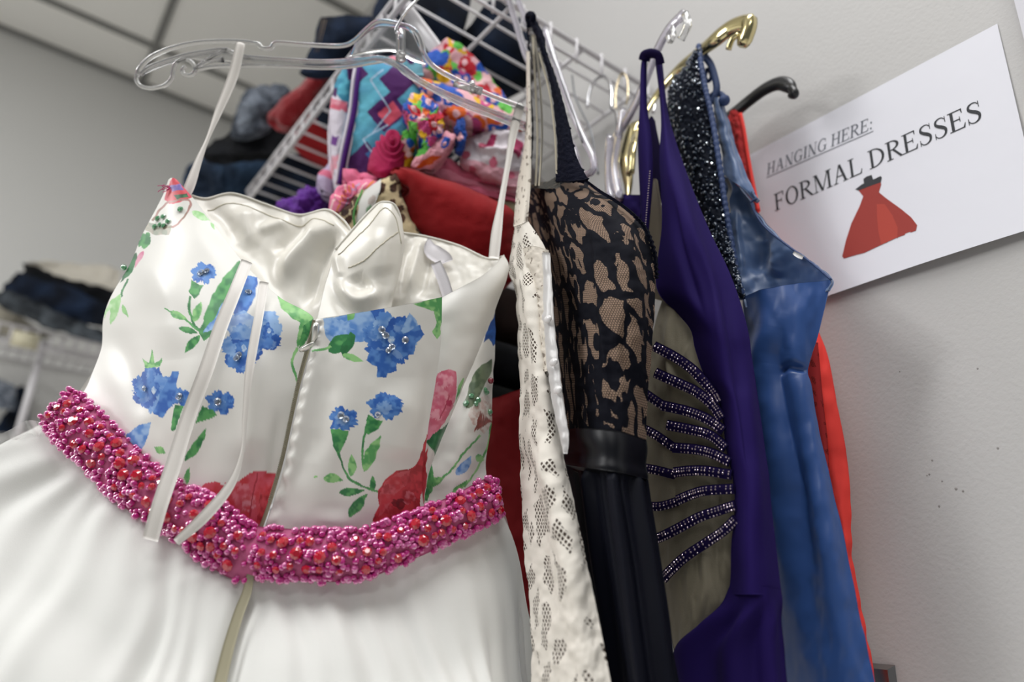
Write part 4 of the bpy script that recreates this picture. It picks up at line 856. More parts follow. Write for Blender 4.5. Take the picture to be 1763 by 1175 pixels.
# ---- pink striped roll
def paint_str(s):
    p = Paint(s, 'E07A9A')
    for k in range(6): p.poly(stem([(565+k*14, 372-k*5), (575+k*14, 345-k*5), (596+k*12, 322-k*3)], 1.4), ['F0C8C8', 'E0873C', 'B8A0C0'][k % 3], None)
    return p.c
def wr_sp(s):
    r_ = np.hypot(s.px-596, (s.py-334)*1.2); a = np.arctan2(s.py-334, s.px-596); return .003*np.sin(r_*.62+a)*smooth(30, 14, r_)
solid('pink striped pyjamas rolled up, spiral end facing the camera', 'folded cloth', 'rolled_pyjamas', [((590, 318), (634, 306), .826), ((578, 326), (650, 314), .815), ((570, 338), (640, 330), .808), ((566, 352), (620, 346), .806), ((566, 362), (600, 366), .808)], m_knit, T=.07, nu=100, nv=80, bulge=.016, col=paint_str, wr=wr_sp)
solid('pink folded top with gold dots standing behind the striped roll', 'shirt', 'folded_shirt', [((590, 290), (614, 291), .842), ((590, 300), (640, 300), .834), ((592, 309), (654, 308), .832), ((598, 316), (652, 316), .832)], cloth('rose_cotton', 'DA6C8E', .8, .08, False), T=.05, nu=60, nv=30, bulge=.01, wr=lambda s: ridge(s, [(616, 290), (622, 312)], 4, -.006))
solid('thin red cloth tucked under the striped roll', 'folded cloth', 'folded_cloth', [((604, 338), (632, 322), .806), ((590, 350), (626, 334), .80), ((576, 364), (606, 350), .80), ((570, 372), (590, 366), .80)], m_red_k, T=.03, nu=40, nv=30, bulge=.006)
# ---- things on top of the high shelf
solid('faded grey jeans bunched up on the high shelf beside the left strap', 'jeans', 'folded_jeans', [((432, 152), (475, 143), 1.330), ((412, 172), (500, 156), 1.310), ((403, 195), (488, 178), 1.300), ((397, 215), (470, 200), 1.290), ((398, 232), (468, 222), 1.290)], m_dengrey, T=0.06, bulge=0.04, amp=.010, sc=20, wr=lambda s: ridge(s, [(425, 160), (470, 165), (495, 160)], 6, -.02)+ridge(s, [(410, 200), (440, 190), (470, 195)], 7, .012))
solid('red cloth draped over the edge of the high wire shelf', 'folded cloth', 'draped_cloth', [((548, 122), (580, 118), 1.160), ((522, 140), (572, 140), 1.180), ((495, 162), (558, 165), 1.200), ((470, 184), (540, 190), 1.220), ((458, 200), (520, 212), 1.235), ((478, 214), (505, 222), 1.240)], cloth('red_cotton', '86101A', .85, .3, False, 400, .0008, .6), T=0.04, bulge=0.02, amp=.006, sc=25)
solid('charcoal folded trousers under the faded grey jeans', 'trousers', 'folded_trousers', [((400, 222), (470, 205), 1.330), ((360, 250), (500, 222), 1.320), ((352, 268), (505, 240), 1.310), ((400, 268), (500, 262), 1.300)], m_blk, T=0.05, bulge=0.02, amp=.008, sc=22)
jk = solid('dark blue denim jacket folded at the far end of the high shelf', 'jacket', 'denim_jacket', [((385, 250), (430, 243), 1.460), ((345, 276), (470, 262), 1.440), ((320, 292), (476, 284), 1.425), ((314, 312), (456, 315), 1.420), ((322, 335), (436, 338), 1.415), ((345, 350), (430, 352), 1.415)], m_den2, T=0.1, nu=110, nv=90, bulge=0.04, amp=.008, sc=26, wr=lambda s: ridge(s, [(350, 275), (400, 255), (440, 262)], 4, .012)+ridge(s, [(384, 268), (384, 330)], 2.5, .006)+ridge(s, [(325, 300), (350, 315), (345, 345)], 8, -.015))
jn = thing('dark_jeans', 'dark blue jeans folded on the high shelf left of the hanger hook', 'jeans', None, tuple(place(590, 70, 1.1)))
blob('folded_leg', [((552, 29), (640, 27), 1.09), ((545, 48), (640, 45), 1.08), ((541, 72), (630, 68), 1.08), ((530, 96), (610, 92), 1.09), ((516, 125), (590, 120), 1.10)], m_den, jn, T=.05, bulge=.02, amp=.003, sc=30)
e = MB()
for dx in (0, 5): e.tube(pxline([(556+dx, 34, 1.068), (550+dx, 60, 1.060), (542+dx, 90, 1.066)], 10), .0007, 5)
e.build('seam_stitching', mat('tan_thread', '6A5A48', .7), jn)
def stack(label, cat, name, x0, x1, y0, y1, z0, z1, m, seed=1, group=None):
    """folded garment lying on the shelf: rounded slab with soft edges"""
    n, k = 40, 28; th = np.linspace(0, 2*np.pi, n, endpoint=False); ph = np.linspace(-np.pi/2, np.pi/2, k); T, P_ = np.meshgrid(th, ph)
    se = lambda v, e_: np.sign(v)*np.abs(v)**e_
    X = (x0+x1)/2+(x1-x0)/2*se(np.cos(P_), .45)*se(np.cos(T), .35); Y = (y0+y1)/2+(y1-y0)/2*se(np.cos(P_), .45)*se(np.sin(T), .35); Z = (z0+z1)/2+(z1-z0)/2*se(np.sin(P_), .7)
    d = .010*noise(X*100+Z*60, Y*100, 4, seed, 2)*np.cos(P_); V = np.stack([X+d, Y+d, Z+.006*noise(X*100, Y*100, 5, seed+3, 2)*(P_ > 0)], -1).reshape(-1, 3)
    o = meshobj(name, V, quads(k, n, True), m); return tag(o, label, cat, group)
z0 = ZS+.004; g_ = 'clothes stacked on the high shelf'
stack('black folded jeans nearest the front end of the high shelf', 'jeans', 'folded_jeans', .42, .53, .675, .80, z0, z0+.10, m_den, 1, g_)
stack('dark folded jeans standing tall near the front end of the high shelf', 'jeans', 'folded_jeans', .31, .41, .70, .86, z0, z0+.16, m_den, 2, g_)
stack('blue-black folded jeans behind the tall pair on the high shelf', 'jeans', 'folded_jeans', .30, .56, .88, 1.06, z0, z0+.07, m_den, 3, g_)
stack('dull red folded cloth lying on the high shelf deck', 'folded cloth', 'folded_cloth', .295, .60, 1.00, 1.14, z0, z0+.06, m_red_k, 4, g_)
stack('navy folded jeans on the middle of the high shelf deck', 'jeans', 'folded_jeans', .30, .62, 1.15, 1.40, z0, z0+.05, m_den, 5, g_)
stack('navy folded jeans at the far end of the high shelf deck', 'jeans', 'folded_jeans', .30, .62, 1.42, 1.75, z0, z0+.05, m_den2, 6, g_)
# ---- dark clothes and red garment seen between floral gown and lace dress
m_dk = denim('dark_green_cloth', '0F1211', '20251F', 14)
z1 = ZL+.004; g2 = 'dark clothes folded on the hidden lower shelf'
stack('dark grey folded cloth, lowest in the gap beside the white lace dress', 'folded cloth', 'folded_cloth', .31, .64, .66, .92, z1+.005, z1+.08, m_blk, 7, g2)
stack('dark green folded cloth, middle of the stack in the gap beside the white lace dress', 'folded cloth', 'folded_cloth', .31, .64, .67, .92, z1+.085, z1+.15, m_dk, 8, g2)
stack('black folded cloth under the brown one in the gap beside the white lace dress', 'folded cloth', 'folded_cloth', .31, .64, .68, .92, z1+.155, z1+.215, m_blk, 9, g2)
stack('dark brown folded cloth topmost in the gap beside the white lace dress', 'folded cloth', 'folded_cloth', .34, .64, .72, .92, z1+.22, z1+.315, denim('dark_brown_cloth', '1A1210', '2C201C', 14), 12, g2)

solid('dark red garment hanging behind the beaded belt, left of the white lace dress', 'garment', 'red_garment', [((838, 690), (900, 668), .74), ((828, 730), (905, 690), .73), ((815, 800), (915, 780), .715), ((820, 900), (925, 880), .69), ((840, 1000), (940, 1000), .665), ((860, 1180), (960, 1180), .62)], cloth('deep_red_knit', '7A0A10', .8, .08, False), T=.05, bulge=.012, amp=.003, sc=30)
# ---- far shelf at the left
def far(label, cat, name, rows, m, **kw): return solid(label, cat, name, rows, m, T=.03, nu=50, nv=40, bulge=.02, amp=.010, sc=16, **kw)
gz = 'clothes on the far shelf'
d0 = 2.2
far('cream folded cloth lying behind the dark jeans on the far shelf', 'folded cloth', 'folded_cloth', [((40, 452), (70, 450), 2.250), ((60, 460), (196, 462), 2.250), ((70, 480), (205, 480), 2.220), ((90, 505), (210, 505), 2.200)], cloth('cream_cotton', 'CFC9BC', .8, .2, False), group=gz)
far('charcoal jeans on top of the pile on the far shelf', 'jeans', 'folded_jeans', [((40, 453), (60, 458), 2.190), ((38, 468), (110, 478), 2.170), ((36, 482), (210, 505), 2.160), ((60, 500), (220, 535), 2.160), ((90, 515), (220, 548), 2.160)], m_blk, group=gz)
far('navy jeans in the middle of the pile on the far shelf', 'jeans', 'folded_jeans', [((10, 488), (30, 468), 2.130), ((8, 500), (120, 495), 2.110), ((20, 515), (200, 535), 2.090), ((60, 535), (220, 560), 2.090), ((110, 550), (220, 570), 2.090)], m_den, group=gz)
far('grey washed jeans with a pale cuff at the bottom of the far pile', 'jeans', 'folded_jeans', [((-10, 506), (20, 500), 2.060), ((-12, 520), (70, 525), 2.040), ((20, 535), (150, 560), 2.040), ((60, 555), (215, 585), 2.030), ((110, 575), (215, 600), 2.020)], denim('washed_black', '16191D', '565C62', 14), group=gz)
far('taupe cloth hanging at the left end of the far shelf', 'folded cloth', 'folded_cloth', [((-20, 525), (10, 525), 2.140), ((-22, 545), (40, 545), 2.120), ((-20, 562), (70, 568), 2.100), ((-10, 575), (90, 585), 2.100)], cloth('taupe_cotton', '8A8578', .8, .2, False), group=gz)
o = MB(); o.tube(pxline([(122, 540, 2.10), (130, 536, 2.10), (138, 541, 2.10)], 6), .012, 6); tag(o.build('blue_tag', mat('blue_tag', '1F3FA8', .6)), 'small bright blue tag on the jeans of the far shelf', 'tag')
far('white and grey striped cloth on the lower far shelf', 'folded cloth', 'folded_cloth', [((-20, 655), (10, 655), 2.25), ((-20, 668), (26, 670), 2.22), ((-20, 685), (30, 690), 2.2), ((-20, 700), (24, 706), 2.2)], denim('striped_cloth', '5C6470', 'B4BAC4', 30))
far('navy folded jeans on the lower far shelf at the left edge', 'jeans', 'folded_jeans', [((14, 672), (40, 665), 2.3), ((16, 690), (52, 684), 2.28), ((10, 715), (50, 715), 2.26), ((-20, 745), (46, 748), 2.26)], m_den)
# ================================================================== DRESSES HANGING AGAINST THE RIGHT WALL
def N(nt, t, **kw):
    n = nt.nodes.new(t)
    for k, v in kw.items(): setattr(n, k, v)
    return n
def math_(nt, op, a, b=None):
    n = N(nt, 'ShaderNodeMath', operation=op)
    for i, v in enumerate((a, b)):
        if v is None: continue
        if isinstance(v, (int, float)): n.inputs[i].default_value = v
        else: nt.links.new(v, n.inputs[i])
    return n.outputs[0]
def lace(name, thread, ground, cell, motif, thr=.30, net=.14, stretch=.7, rand=.25, alpha_ground=1.0, motif_w=.012, rough=.8, seed=0.0, invert=False, shear=0.0, scal=0):
    m = mat(name, thread, rough, spec=.15); nt, b = nodes(m); uv = N(nt, 'ShaderNodeUVMap')
    mp = N(nt, 'ShaderNodeMapping'); mp.inputs['Scale'].default_value = (1, stretch, 1); mp.inputs['Location'].default_value = (seed, seed*1.7, 0); mp.inputs['Rotation'].default_value = (0, 0, shear); nt.links.new(uv.outputs[0], mp.inputs[0])
    nz = N(nt, 'ShaderNodeTexNoise'); nz.inputs['Scale'].default_value = 1/motif*1.3; nz.inputs['Detail'].default_value = 2; nt.links.new(mp.outputs[0], nz.inputs['Vector'])
    vm = N(nt, 'ShaderNodeVectorMath', operation='MULTIPLY_ADD'); vm.inputs[1].default_value = (motif_w,)*3; nt.links.new(nz.outputs['Color'], vm.inputs[0]); nt.links.new(mp.outputs[0], vm.inputs[2])
    v1 = N(nt, 'ShaderNodeTexVoronoi', feature='DISTANCE_TO_EDGE'); v1.inputs['Scale'].default_value = 1/motif; nt.links.new(vm.outputs[0], v1.inputs['Vector'])
    nz2 = N(nt, 'ShaderNodeTexNoise'); nz2.inputs['Scale'].default_value = 1/motif*.8; nt.links.new(mp.outputs[0], nz2.inputs['Vector'])
    t_ = math_(nt, 'MULTIPLY', nz2.outputs[0], thr*2)
    solid_ = math_(nt, 'LESS_THAN', v1.outputs['Distance'], t_)
    if invert: solid_ = math_(nt, 'SUBTRACT', 1.0, solid_)
    if scal:   # small round petals scalloping the edges of the open areas
        v4 = N(nt, 'ShaderNodeTexVoronoi'); v4.inputs['Scale'].default_value = 1/scal; nt.links.new(mp.outputs[0], v4.inputs['Vector'])
        n4 = N(nt, 'ShaderNodeTexNoise'); n4.inputs['Scale'].default_value = 1/motif*.9; nt.links.new(vm.outputs[0], n4.inputs['Vector'])
        pet = math_(nt, 'MULTIPLY', math_(nt, 'LESS_THAN', v4.outputs['Distance'], .46), math_(nt, 'GREATER_THAN', n4.outputs[0], .50)); solid_ = math_(nt, 'MAXIMUM', solid_, pet)
    if rand < .1:   # open diamonds
        mp2 = N(nt, 'ShaderNodeMapping'); mp2.inputs['Scale'].default_value = (1, .82, 1); mp2.inputs['Rotation'].default_value = (0, 0, .785); nt.links.new(uv.outputs[0], mp2.inputs[0])
        v2 = N(nt, 'ShaderNodeTexVoronoi', feature='DISTANCE_TO_EDGE'); v2.inputs['Scale'].default_value = 1/cell; v2.inputs['Randomness'].default_value = rand; nt.links.new(mp2.outputs[0], v2.inputs['Vector'])
        netm = math_(nt, 'LESS_THAN', v2.outputs['Distance'], net)
    else:           # hexagonal net
        def V_(op, a, b=None, c=None):
            n = N(nt, 'ShaderNodeVectorMath', operation=op)
            for k, v in enumerate((a, b, c)):
                if v is None: continue
                if isinstance(v, tuple): n.inputs[k].default_value = v
                else: nt.links.new(v, n.inputs[k])
            return n
        h0, h1 = (.5, .8660254, 1.), (-.5, -.8660254, -1.)
        P0 = V_('MULTIPLY', uv.outputs[0], (1/cell, 1/cell, 0)).outputs[0]; P0 = V_('ADD', P0, (50, 50, 0)).outputs[0]
        A = V_('WRAP', P0, h0, h1).outputs[0]; Bq = V_('WRAP', V_('SUBTRACT', P0, (.5, .8660254, 0)).outputs[0], h0, h1).outputs[0]
        A = V_('MULTIPLY', A, (1, 1, 0)).outputs[0]; Bq = V_('MULTIPLY', Bq, (1, 1, 0)).outputs[0]
        sel = math_(nt, 'LESS_THAN', V_('LENGTH', A).outputs['Value'], V_('LENGTH', Bq).outputs['Value'])
        mxv = N(nt, 'ShaderNodeMix', data_type='VECTOR'); nt.links.new(sel, mxv.inputs['Factor']); nt.links.new(Bq, mxv.inputs[4]); nt.links.new(A, mxv.inputs[5])
        ab = V_('ABSOLUTE', mxv.outputs[1]).outputs[0]; sx = N(nt, 'ShaderNodeSeparateXYZ'); nt.links.new(ab, sx.inputs[0])
        hd = math_(nt, 'MAXIMUM', sx.outputs[0], V_('DOT_PRODUCT', ab, (.5, .8660254, 0)).outputs['Value'])
        netm = math_(nt, 'GREATER_THAN', hd, .5-net*.5)
    s_ = math_(nt, 'MAXIMUM', solid_, netm)
    mx = N(nt, 'ShaderNodeMix', data_type='RGBA'); mx.inputs['A'].default_value = lin4(ground); mx.inputs['B'].default_value = lin4(thread); nt.links.new(s_, mx.inputs['Factor']); out = mx.outputs['Result']
    nt.links.new(out, b.inputs['Base Color'])
    if alpha_ground < 1:
        nt.links.new(math_(nt, 'MAXIMUM', s_, alpha_ground), b.inputs['Alpha'])
    # raised thread
    v3 = N(nt, 'ShaderNodeTexNoise'); v3.inputs['Scale'].default_value = 900; nt.links.new(uv.outputs[0], v3.inputs['Vector'])
    h_ = math_(nt, 'ADD', math_(nt, 'MULTIPLY', s_, .6), math_(nt, 'MULTIPLY', v3.outputs[0], .3)); h_ = math_(nt, 'ADD', h_, math_(nt, 'MULTIPLY', solid_, .5))
    bm = N(nt, 'ShaderNodeBump'); bm.inputs['Distance'].default_value = .0007; bm.inputs['Strength'].default_value = .7; nt.links.new(h_, bm.inputs['Height']); nt.links.new(bm.outputs[0], b.inputs['Normal'])
    return m
def meshfab(name, c, alpha, scale=900):
    m = mat(name, c, .7, sheen=.1); m.node_tree.nodes['Principled BSDF'].inputs['Alpha'].default_value = alpha; return bump(m, scale, .0003, .5, 'voronoi', 'UV')
def rowsX(L, *vals):
    if len(vals) == 1: vals = [tuple(v) for v in vals[0]] if isinstance(vals[0][0], (tuple, list)) else [tuple(vals[0])]*len(L)
    return [[(x, y, v) for (x, y), v in zip(r, vals[i])] for i, r in enumerate(L)]
def pleat(freqs, amps, tw=.0, seed=1):
    def f(s):
        u = s.U+tw*s.V+.012*noise(s.U*6, s.V*4, 1, seed); w = 0
        for q, a in zip(freqs, amps): w = w+a*np.sin(u*q+q*.37)
        return w*smooth(0, .12, s.V)
    return f
# ------------------------------------------------------------------ white lace dress
wl = thing('lace_dress', 'white lace dress with a satin ribbon edge hanging between floral gown and navy dress', 'dress', None, tuple(place(940, 700, .36, 'X')))
m_wlace = lace('white_lace', 'E8E2D8', '4A3E37', .0032, .022, .17, .17, .6, .02, invert=False, motif_w=.014, seed=.3)
m_wlace2 = lace('white_lace_fine', 'DCD4C8', '6E5E52', .0014, .009, .30, .17, 1.0, .1, motif_w=.006, seed=.1)
WL = [[(906, 88), (908, 88), (910, 88), (912, 88)], [(906, 168), (908, 168), (911, 168), (914, 168)], [(903, 244), (907, 244), (911, 244), (915, 244)], [(890, 321), (898, 321), (906, 321), (913, 320)], [(884, 390), (892, 388), (900, 385), (909, 380)],
      [(877, 462), (895, 455), (912, 445), (940, 432)], [(888, 505), (905, 500), (925, 498), (943, 495)], [(891, 560), (908, 560), (926, 560), (945, 560)], [(892, 618), (910, 618), (930, 618), (948, 618)],
      [(896, 686), (915, 686), (938, 686), (956, 686)], [(895, 760), (918, 762), (944, 764), (966, 770)], [(896, 841), (922, 841), (955, 841), (982, 841)], [(901, 937), (930, 937), (970, 937), (1002, 937)],
      [(908, 1007), (938, 1007), (982, 1007), (1018, 1007)], [(914, 1113), (950, 1113), (1000, 1113), (1040, 1113)], [(917, 1200), (956, 1200), (1012, 1200), (1056, 1200)], [(922, 1300), (965, 1300), (1025, 1300), (1075, 1300)]]
XW = [(.372, .366, .364, .366)]*4+[(.366, .358, .356, .362)]*2+[(.366, .352, .350, .362)]*11
def wr_w(s):
    return (ridge(s, [(900, 420), (915, 520), (930, 640), (938, 740)], 7, .005)+ridge(s, [(922, 430), (932, 480), (940, 540)], 5, -.004)+ridge(s, [(925, 740), (945, 800), (965, 880), (985, 980), (1000, 1150)], 14, .008)
            + ridge(s, [(905, 760), (920, 850), (935, 960), (950, 1100)], 9, -.004)+.0018*noise(s.px, s.py*.6, 14, 41, 2))
# upper strip of the bodice facing edge
put('lace_body', sheet(rowsX(WL[4:], *XW[4:]), 110, 420, 'X', wr=wr_w), m_wlace, wl, back=.035, ends=.2)
put('lace_strap', sheet(rowsX(WL[:5], *XW[:5]), 14, 120, 'X'), m_wlace2, wl, thick=.002)
put('lace_edging', sheet(rowsX([[(900, 428), (918, 424), (944, 431)], [(908, 470), (925, 465), (944, 462)], [(918, 520), (932, 516), (944, 514)], [(926, 575), (936, 572), (946, 570)], [(934, 640), (940, 640), (946, 640)]], (.352, .348, .352)), 30, 120, 'X', wr=lambda s: .0012*noise(s.px, s.py, 8, 43, 2)), m_wlace2, wl, thick=.001)
m_rib2 = cloth('grey_satin_ribbon', 'C9C7C6', .3, .2, False, 900, .0001, .3)
rb = put('satin_ribbon', strip([(940, 436, .350, 7), (943, 500, .350, 8), (944, 560, .349, 10), (951, 620, .349, 10), (960, 690, .349, 10), (971, 750, .349, 8), (974, 782, .35, 3)], 80, 9, 'X', wr=lambda s: .0022*np.sin(s.U*np.pi)+.0007*noise(s.px, s.py, 10, 44)), m_rib2, wl, thick=.0006)
m_btn = mat('pearl_button', 'E8E6E6', .2, coat=.6)
for x, y in ((943, 550), (953, 624), (960, 672)):
    p = place(x, y, .344, 'X'); q = MB(); q.add(ball(14, 8)[0]*np.array([.0022, .0048, .0034])+p, ball(14, 8)[1]); q.build('ribbon_button', m_btn, rb)
# ------------------------------------------------------------------ navy lace dress
nv_ = thing('lace_dress', 'navy dress with black lace bodice over nude net and a dark satin waistband', 'dress', None, tuple(place(1040, 700, .39, 'X')))
m_nlace = lace('navy_lace', '070915', '9A8270', .0023, .025, .12, .20, .60, .22, motif_w=.022, scal=.0105, seed=.7)
m_navy = mat('navy_satin', '05070F', .42, spec=.3); m_nchif = cloth('navy_chiffon', '080A16', .6, .1, False, 900, .0002, .4); m_nrope = bump(mat('navy_cord', '090C1C', .9, spec=.1), 700, .001, .9)
NB = [[(909, 322), (930, 314), (965, 312), (1004, 310)], [(906, 350), (950, 338), (1010, 336), (1070, 354)], [(907, 395), (975, 386), (1050, 382), (1110, 400)], [(925, 450), (985, 442), (1068, 440), (1127, 468)],
      [(945, 540), (1005, 538), (1075, 538), (1125, 560)], [(960, 640), (1012, 640), (1070, 640), (1117, 650)], [(970, 750), (1018, 750), (1070, 755), (1112, 768)], [(975, 790), (1020, 790), (1070, 795), (1112, 800)]]
XN = [(.40, .385, .385, .395), (.41, .375, .375, .40), (.42, .372, .375, .405), (.42, .37, .375, .41), (.42, .37, .375, .41), (.42, .372, .378, .412), (.42, .375, .38, .414), (.42, .375, .38, .414)]
def wr_n(s):
    return ridge(s, [(1000, 320), (1022, 400), (1032, 500), (1042, 620), (1048, 740)], 4, .003)+ridge(s, [(1060, 360), (1085, 460), (1090, 600), (1080, 740)], 14, .005)+ridge(s, [(1085, 520), (1075, 600), (1090, 700)], 6, -.005)+.001*noise(s.px, s.py, 16, 51, 2)
put('lace_bodice', sheet(rowsX(NB, *XN), 190, 330, 'X', wr=wr_n), m_nlace, nv_, back=.05, ends=.2)
put('neck_cord', strip([(1004, 308, .384, 2), (1030, 328, .382, 2.6), (1062, 348, .388, 2.6), (1092, 372, .394, 2.6), (1112, 398, .402, 2.6), (1126, 440, .408, 2.6), (1129, 480, .41, 2.4)], 60, 4, 'X', wr=lambda s: .0012*np.sin(s.V*200)), m_nrope, nv_, thick=.002)
put('neck_cord', strip([(936, 322, .374, 3), (960, 308, .374, 4), (985, 305, .376, 4), (1004, 312, .376, 4)], 40, 4, 'X', wr=lambda s: .0010*np.sin(s.V*120)), m_nrope, nv_, thick=.002)
put('waistband', sheet(rowsX([[(968, 740), (1000, 738), (1060, 742), (1113, 758)], [(970, 775), (1010, 780), (1065, 788), (1114, 800)], [(972, 800), (1010, 806), (1065, 814), (1115, 826)]], (.42, .366, .370, .412)), 60, 30, 'X', wr=lambda s: .0008*np.sin(s.V*9)), m_navy, nv_, back=.05, ends=.1)
NS = [[(972, 795), (1010, 800), (1065, 806), (1114, 815)], [(985, 850), (1020, 850), (1072, 852), (1120, 855)], [(1000, 950), (1035, 950), (1090, 950), (1140, 950)], [(1020, 1060), (1055, 1060), (1110, 1060), (1160, 1060)], [(1035, 1180), (1075, 1180), (1130, 1180), (1176, 1180)], [(1050, 1320), (1095, 1320), (1150, 1320), (1200, 1320)]]
put('chiffon_skirt', sheet(rowsX(NS, (.42, .375, .372, .42)), 240, 120, 'X', wr=pleat((21, 47, 83), (.0035, .0018, .0010), .12, 7)), m_nchif, nv_, back=.07, ends=.1)
# straps and sheer insert
SI = [[(913, 34), (917, 36), (921, 40)], [(912, 60), (922, 62), (931, 66)], [(913, 90), (925, 90), (939, 90)], [(914, 155), (932, 155), (950, 155)], [(917, 219), (936, 219), (958, 219)], [(915, 283), (936, 283), (961, 283)], [(913, 325), (934, 325), (964, 325)]]
put('sheer_insert', sheet(rowsX(SI, (.378, .372, .374)), 40, 140, 'X', wr=lambda s: .001*np.sin(s.U*18)), meshfab('sheer_grey_mesh', '4E4B44', .62, 1500), nv_)
ST = [[(910, 24), (916, 24), (921, 30)], [(913, 42), (924, 46), (937, 62)], [(930, 86), (937, 88), (942, 90)], [(948, 150), (956, 152), (964, 155)], [(957, 219), (968, 219), (981, 219)], [(960, 270), (976, 270), (993, 270)], [(956, 312), (984, 312), (1012, 308)]]
put('lace_strap', sheet(rowsX(ST, (.372, .368, .374)), 24, 160, 'X', wr=lambda s: .0008*noise(s.px, s.py, 3, 54)), m_nrope, nv_, thick=.003)
e = MB(); e.tube(pxline([(906, 30, .376), (909, 60, .376), (911, 91, .376), (913, 155, .376), (917, 219, .376), (914, 283, .376), (911, 330, .376)], 90, 'X'), [.0010+.0003*math.sin(i*1.7) for i in range(90)], 6); e.build('strap_cord', m_nrope, nv_)
e = MB(); e.tube(pxline([(912, 44, .374), (908, 30, .372), (912, 24, .368), (918, 27, .366), (917, 38, .368)], 24, 'X'), .0032, 8); e.build('strap_loop', m_nrope, nv_)
for k, P in enumerate(([(917, 60), (922, 155), (925, 240), (922, 320)], [(920, 60), (930, 155), (933, 240), (928, 320)], [(928, 90), (946, 160), (955, 230), (958, 300)])):
    put('elastic_strip', strip([(x, y, .3715, 1.6) for x, y in P], 50, 3, 'X'), cloth('beige_elastic', '9A917C', .5, .2, False, 0) if k == 0 else bpy.data.materials['beige_elastic'], nv_, thick=.0004)
hb = thing('clothes_hanger', 'clear plastic hanger whose arm rises above the navy strap at the top of the photo', 'hanger', None, tuple(place(890, 10, .38, 'X')))
e = MB(); e.tube(pxline([(862, -40, .39), (876, 0, .387), (890, 45, .385), (903, 88, .384), (912, 110, .384)], 20, 'X'), .0042, 8); e.build('hanger_arm', m_clear2, hb)
e = MB(); e.tube(pxline([(872, -60, .382), (890, -5, .381), (902, 25, .380), (913, 50, .380)], 20, 'X'), .0036, 8); e.build('hanger_rib', m_clear2, hb)
# ------------------------------------------------------------------ purple dress
pu = thing('evening_dress', 'deep purple dress with nude mesh side crossed by rhinestone bands', 'dress', None, tuple(place(1230, 700, .47, 'X')))
m_pur = cloth('purple_jersey', '221453', .8, 0, False, 1400, .0002, .4); m_pdark = cloth('purple_velvet', '170D38', .8, .1, False, 900, .0004, .5)
m_nude = meshfab('nude_mesh', '948C78', .90, 1300)
PL = [(1128, 107), (1135, 162), (1138, 216), (1135, 271), (1138, 325), (1139, 393), (1130, 465), (1134, 505), (1168, 541), (1189, 568), (1197, 602), (1214, 650), (1233, 677), (1243, 718), (1250, 772), (1260, 817), (1265, 868), (1259, 938), (1258, 992), (1254, 1024)]
PR = [(1141, 110), (1146, 162), (1152, 202), (1168, 257), (1187, 311), (1220, 393), (1250, 455), (1268, 500), (1282, 545), (1290, 580), (1294, 612), (1300, 655), (1305, 690), (1311, 730), (1318, 780), (1324, 820), (1328, 870), (1336, 938), (1342, 992), (1346, 1024)]
rw = []
for i, ((a, b), (c, d)) in enumerate(zip(PL, PR)):
    w_ = min(1, (c-a)/60.); rw.append([(a, b, .478-.004*w_), (a+(c-a)*.35, b+(d-b)*.35, .476-.018*w_), (a+(c-a)*.7, b+(d-b)*.7, .478-.012*w_), (c, d, .484)])
def wr_p(s):
    return ridge(s, [(1160, 250), (1185, 380), (1225, 480), (1240, 560), (1265, 700)], 7, .005)+ridge(s, [(1150, 300), (1165, 400), (1190, 480), (1215, 560)], 6, -.004)+ridge(s, [(1200, 400), (1245, 520), (1270, 640), (1290, 800), (1300, 950)], 9, -.004)+ridge(s, [(1280, 600), (1295, 760), (1310, 950)], 8, .003)
put('draped_bodice', sheet(rw, 90, 420, 'X', wr=wr_p), m_pur, pu, back=.02, ends=.2)
PS = [[(1256, 1010), (1290, 1010), (1320, 1010), (1345, 1015)], [(1239, 1045), (1280, 1045), (1318, 1045), (1349, 1045)], [(1204, 1080), (1260, 1080), (1310, 1080), (1352, 1080)], [(1165, 1118), (1240, 1118), (1305, 1118), (1355, 1118)], [(1168, 1175), (1240, 1178), (1308, 1178), (1360, 1178)], [(1180, 1320), (1250, 1320), (1325, 1320), (1380, 1320)]]
put('long_skirt', sheet(rowsX(PS, (.474, .462, .466, .484)), 90, 110, 'X', wr=lambda s: .004*np.sin(s.U*17+.5)*smooth(.1, .4, s.V)), m_pur, pu, back=.05, ends=.1)
put('halter_strap', sheet(rowsX([[(1107, 98), (1110, 94), (1115, 92)], [(1103, 121), (1108, 118), (1113, 115)], [(1101, 189), (1107, 186), (1114, 182)], [(1098, 243), (1110, 243), (1122, 243)], [(1101, 325), (1112, 320), (1123, 315)], [(1105, 400), (1111, 400), (1116, 400)], [(1108, 440), (1111, 440), (1114, 440)]], (.468, .460, .468)), 20, 120, 'X', wr=lambda s: .001*np.sin(s.U*9)), m_pur, pu, back=.006, ends=.1)
e = MB(); e.tube(pxline([(1109, 104, .462), (1112, 95, .460), (1122, 92, .460), (1133, 96, .464), (1137, 110, .47)], 20, 'X'), .0062, 8, flat=.6); e.build('strap_loop', m_pdark, pu)
put('inner_strap', sheet(rowsX([[(1117, 205), (1122, 200), (1128, 208)], [(1116, 260), (1126, 262), (1138, 270)], [(1118, 320), (1128, 322), (1140, 330)], [(1121, 380), (1125, 380), (1130, 380)]], (.50, .498, .50)), 16, 50, 'X'), m_pdark, pu, thick=.002)
put('purple_back_panel', sheet(rowsX([[(1040, 328), (1075, 334), (1104, 336)], [(1050, 365), (1080, 370), (1104, 372)], [(1075, 420), (1095, 425), (1110, 425)], [(1095, 500), (1110, 505), (1125, 505)]], (.50, .492, .488)), 30, 60, 'X', wr=lambda s: .002*noise(s.px, s.py, 14, 61)), m_pur, pu, thick=.002)
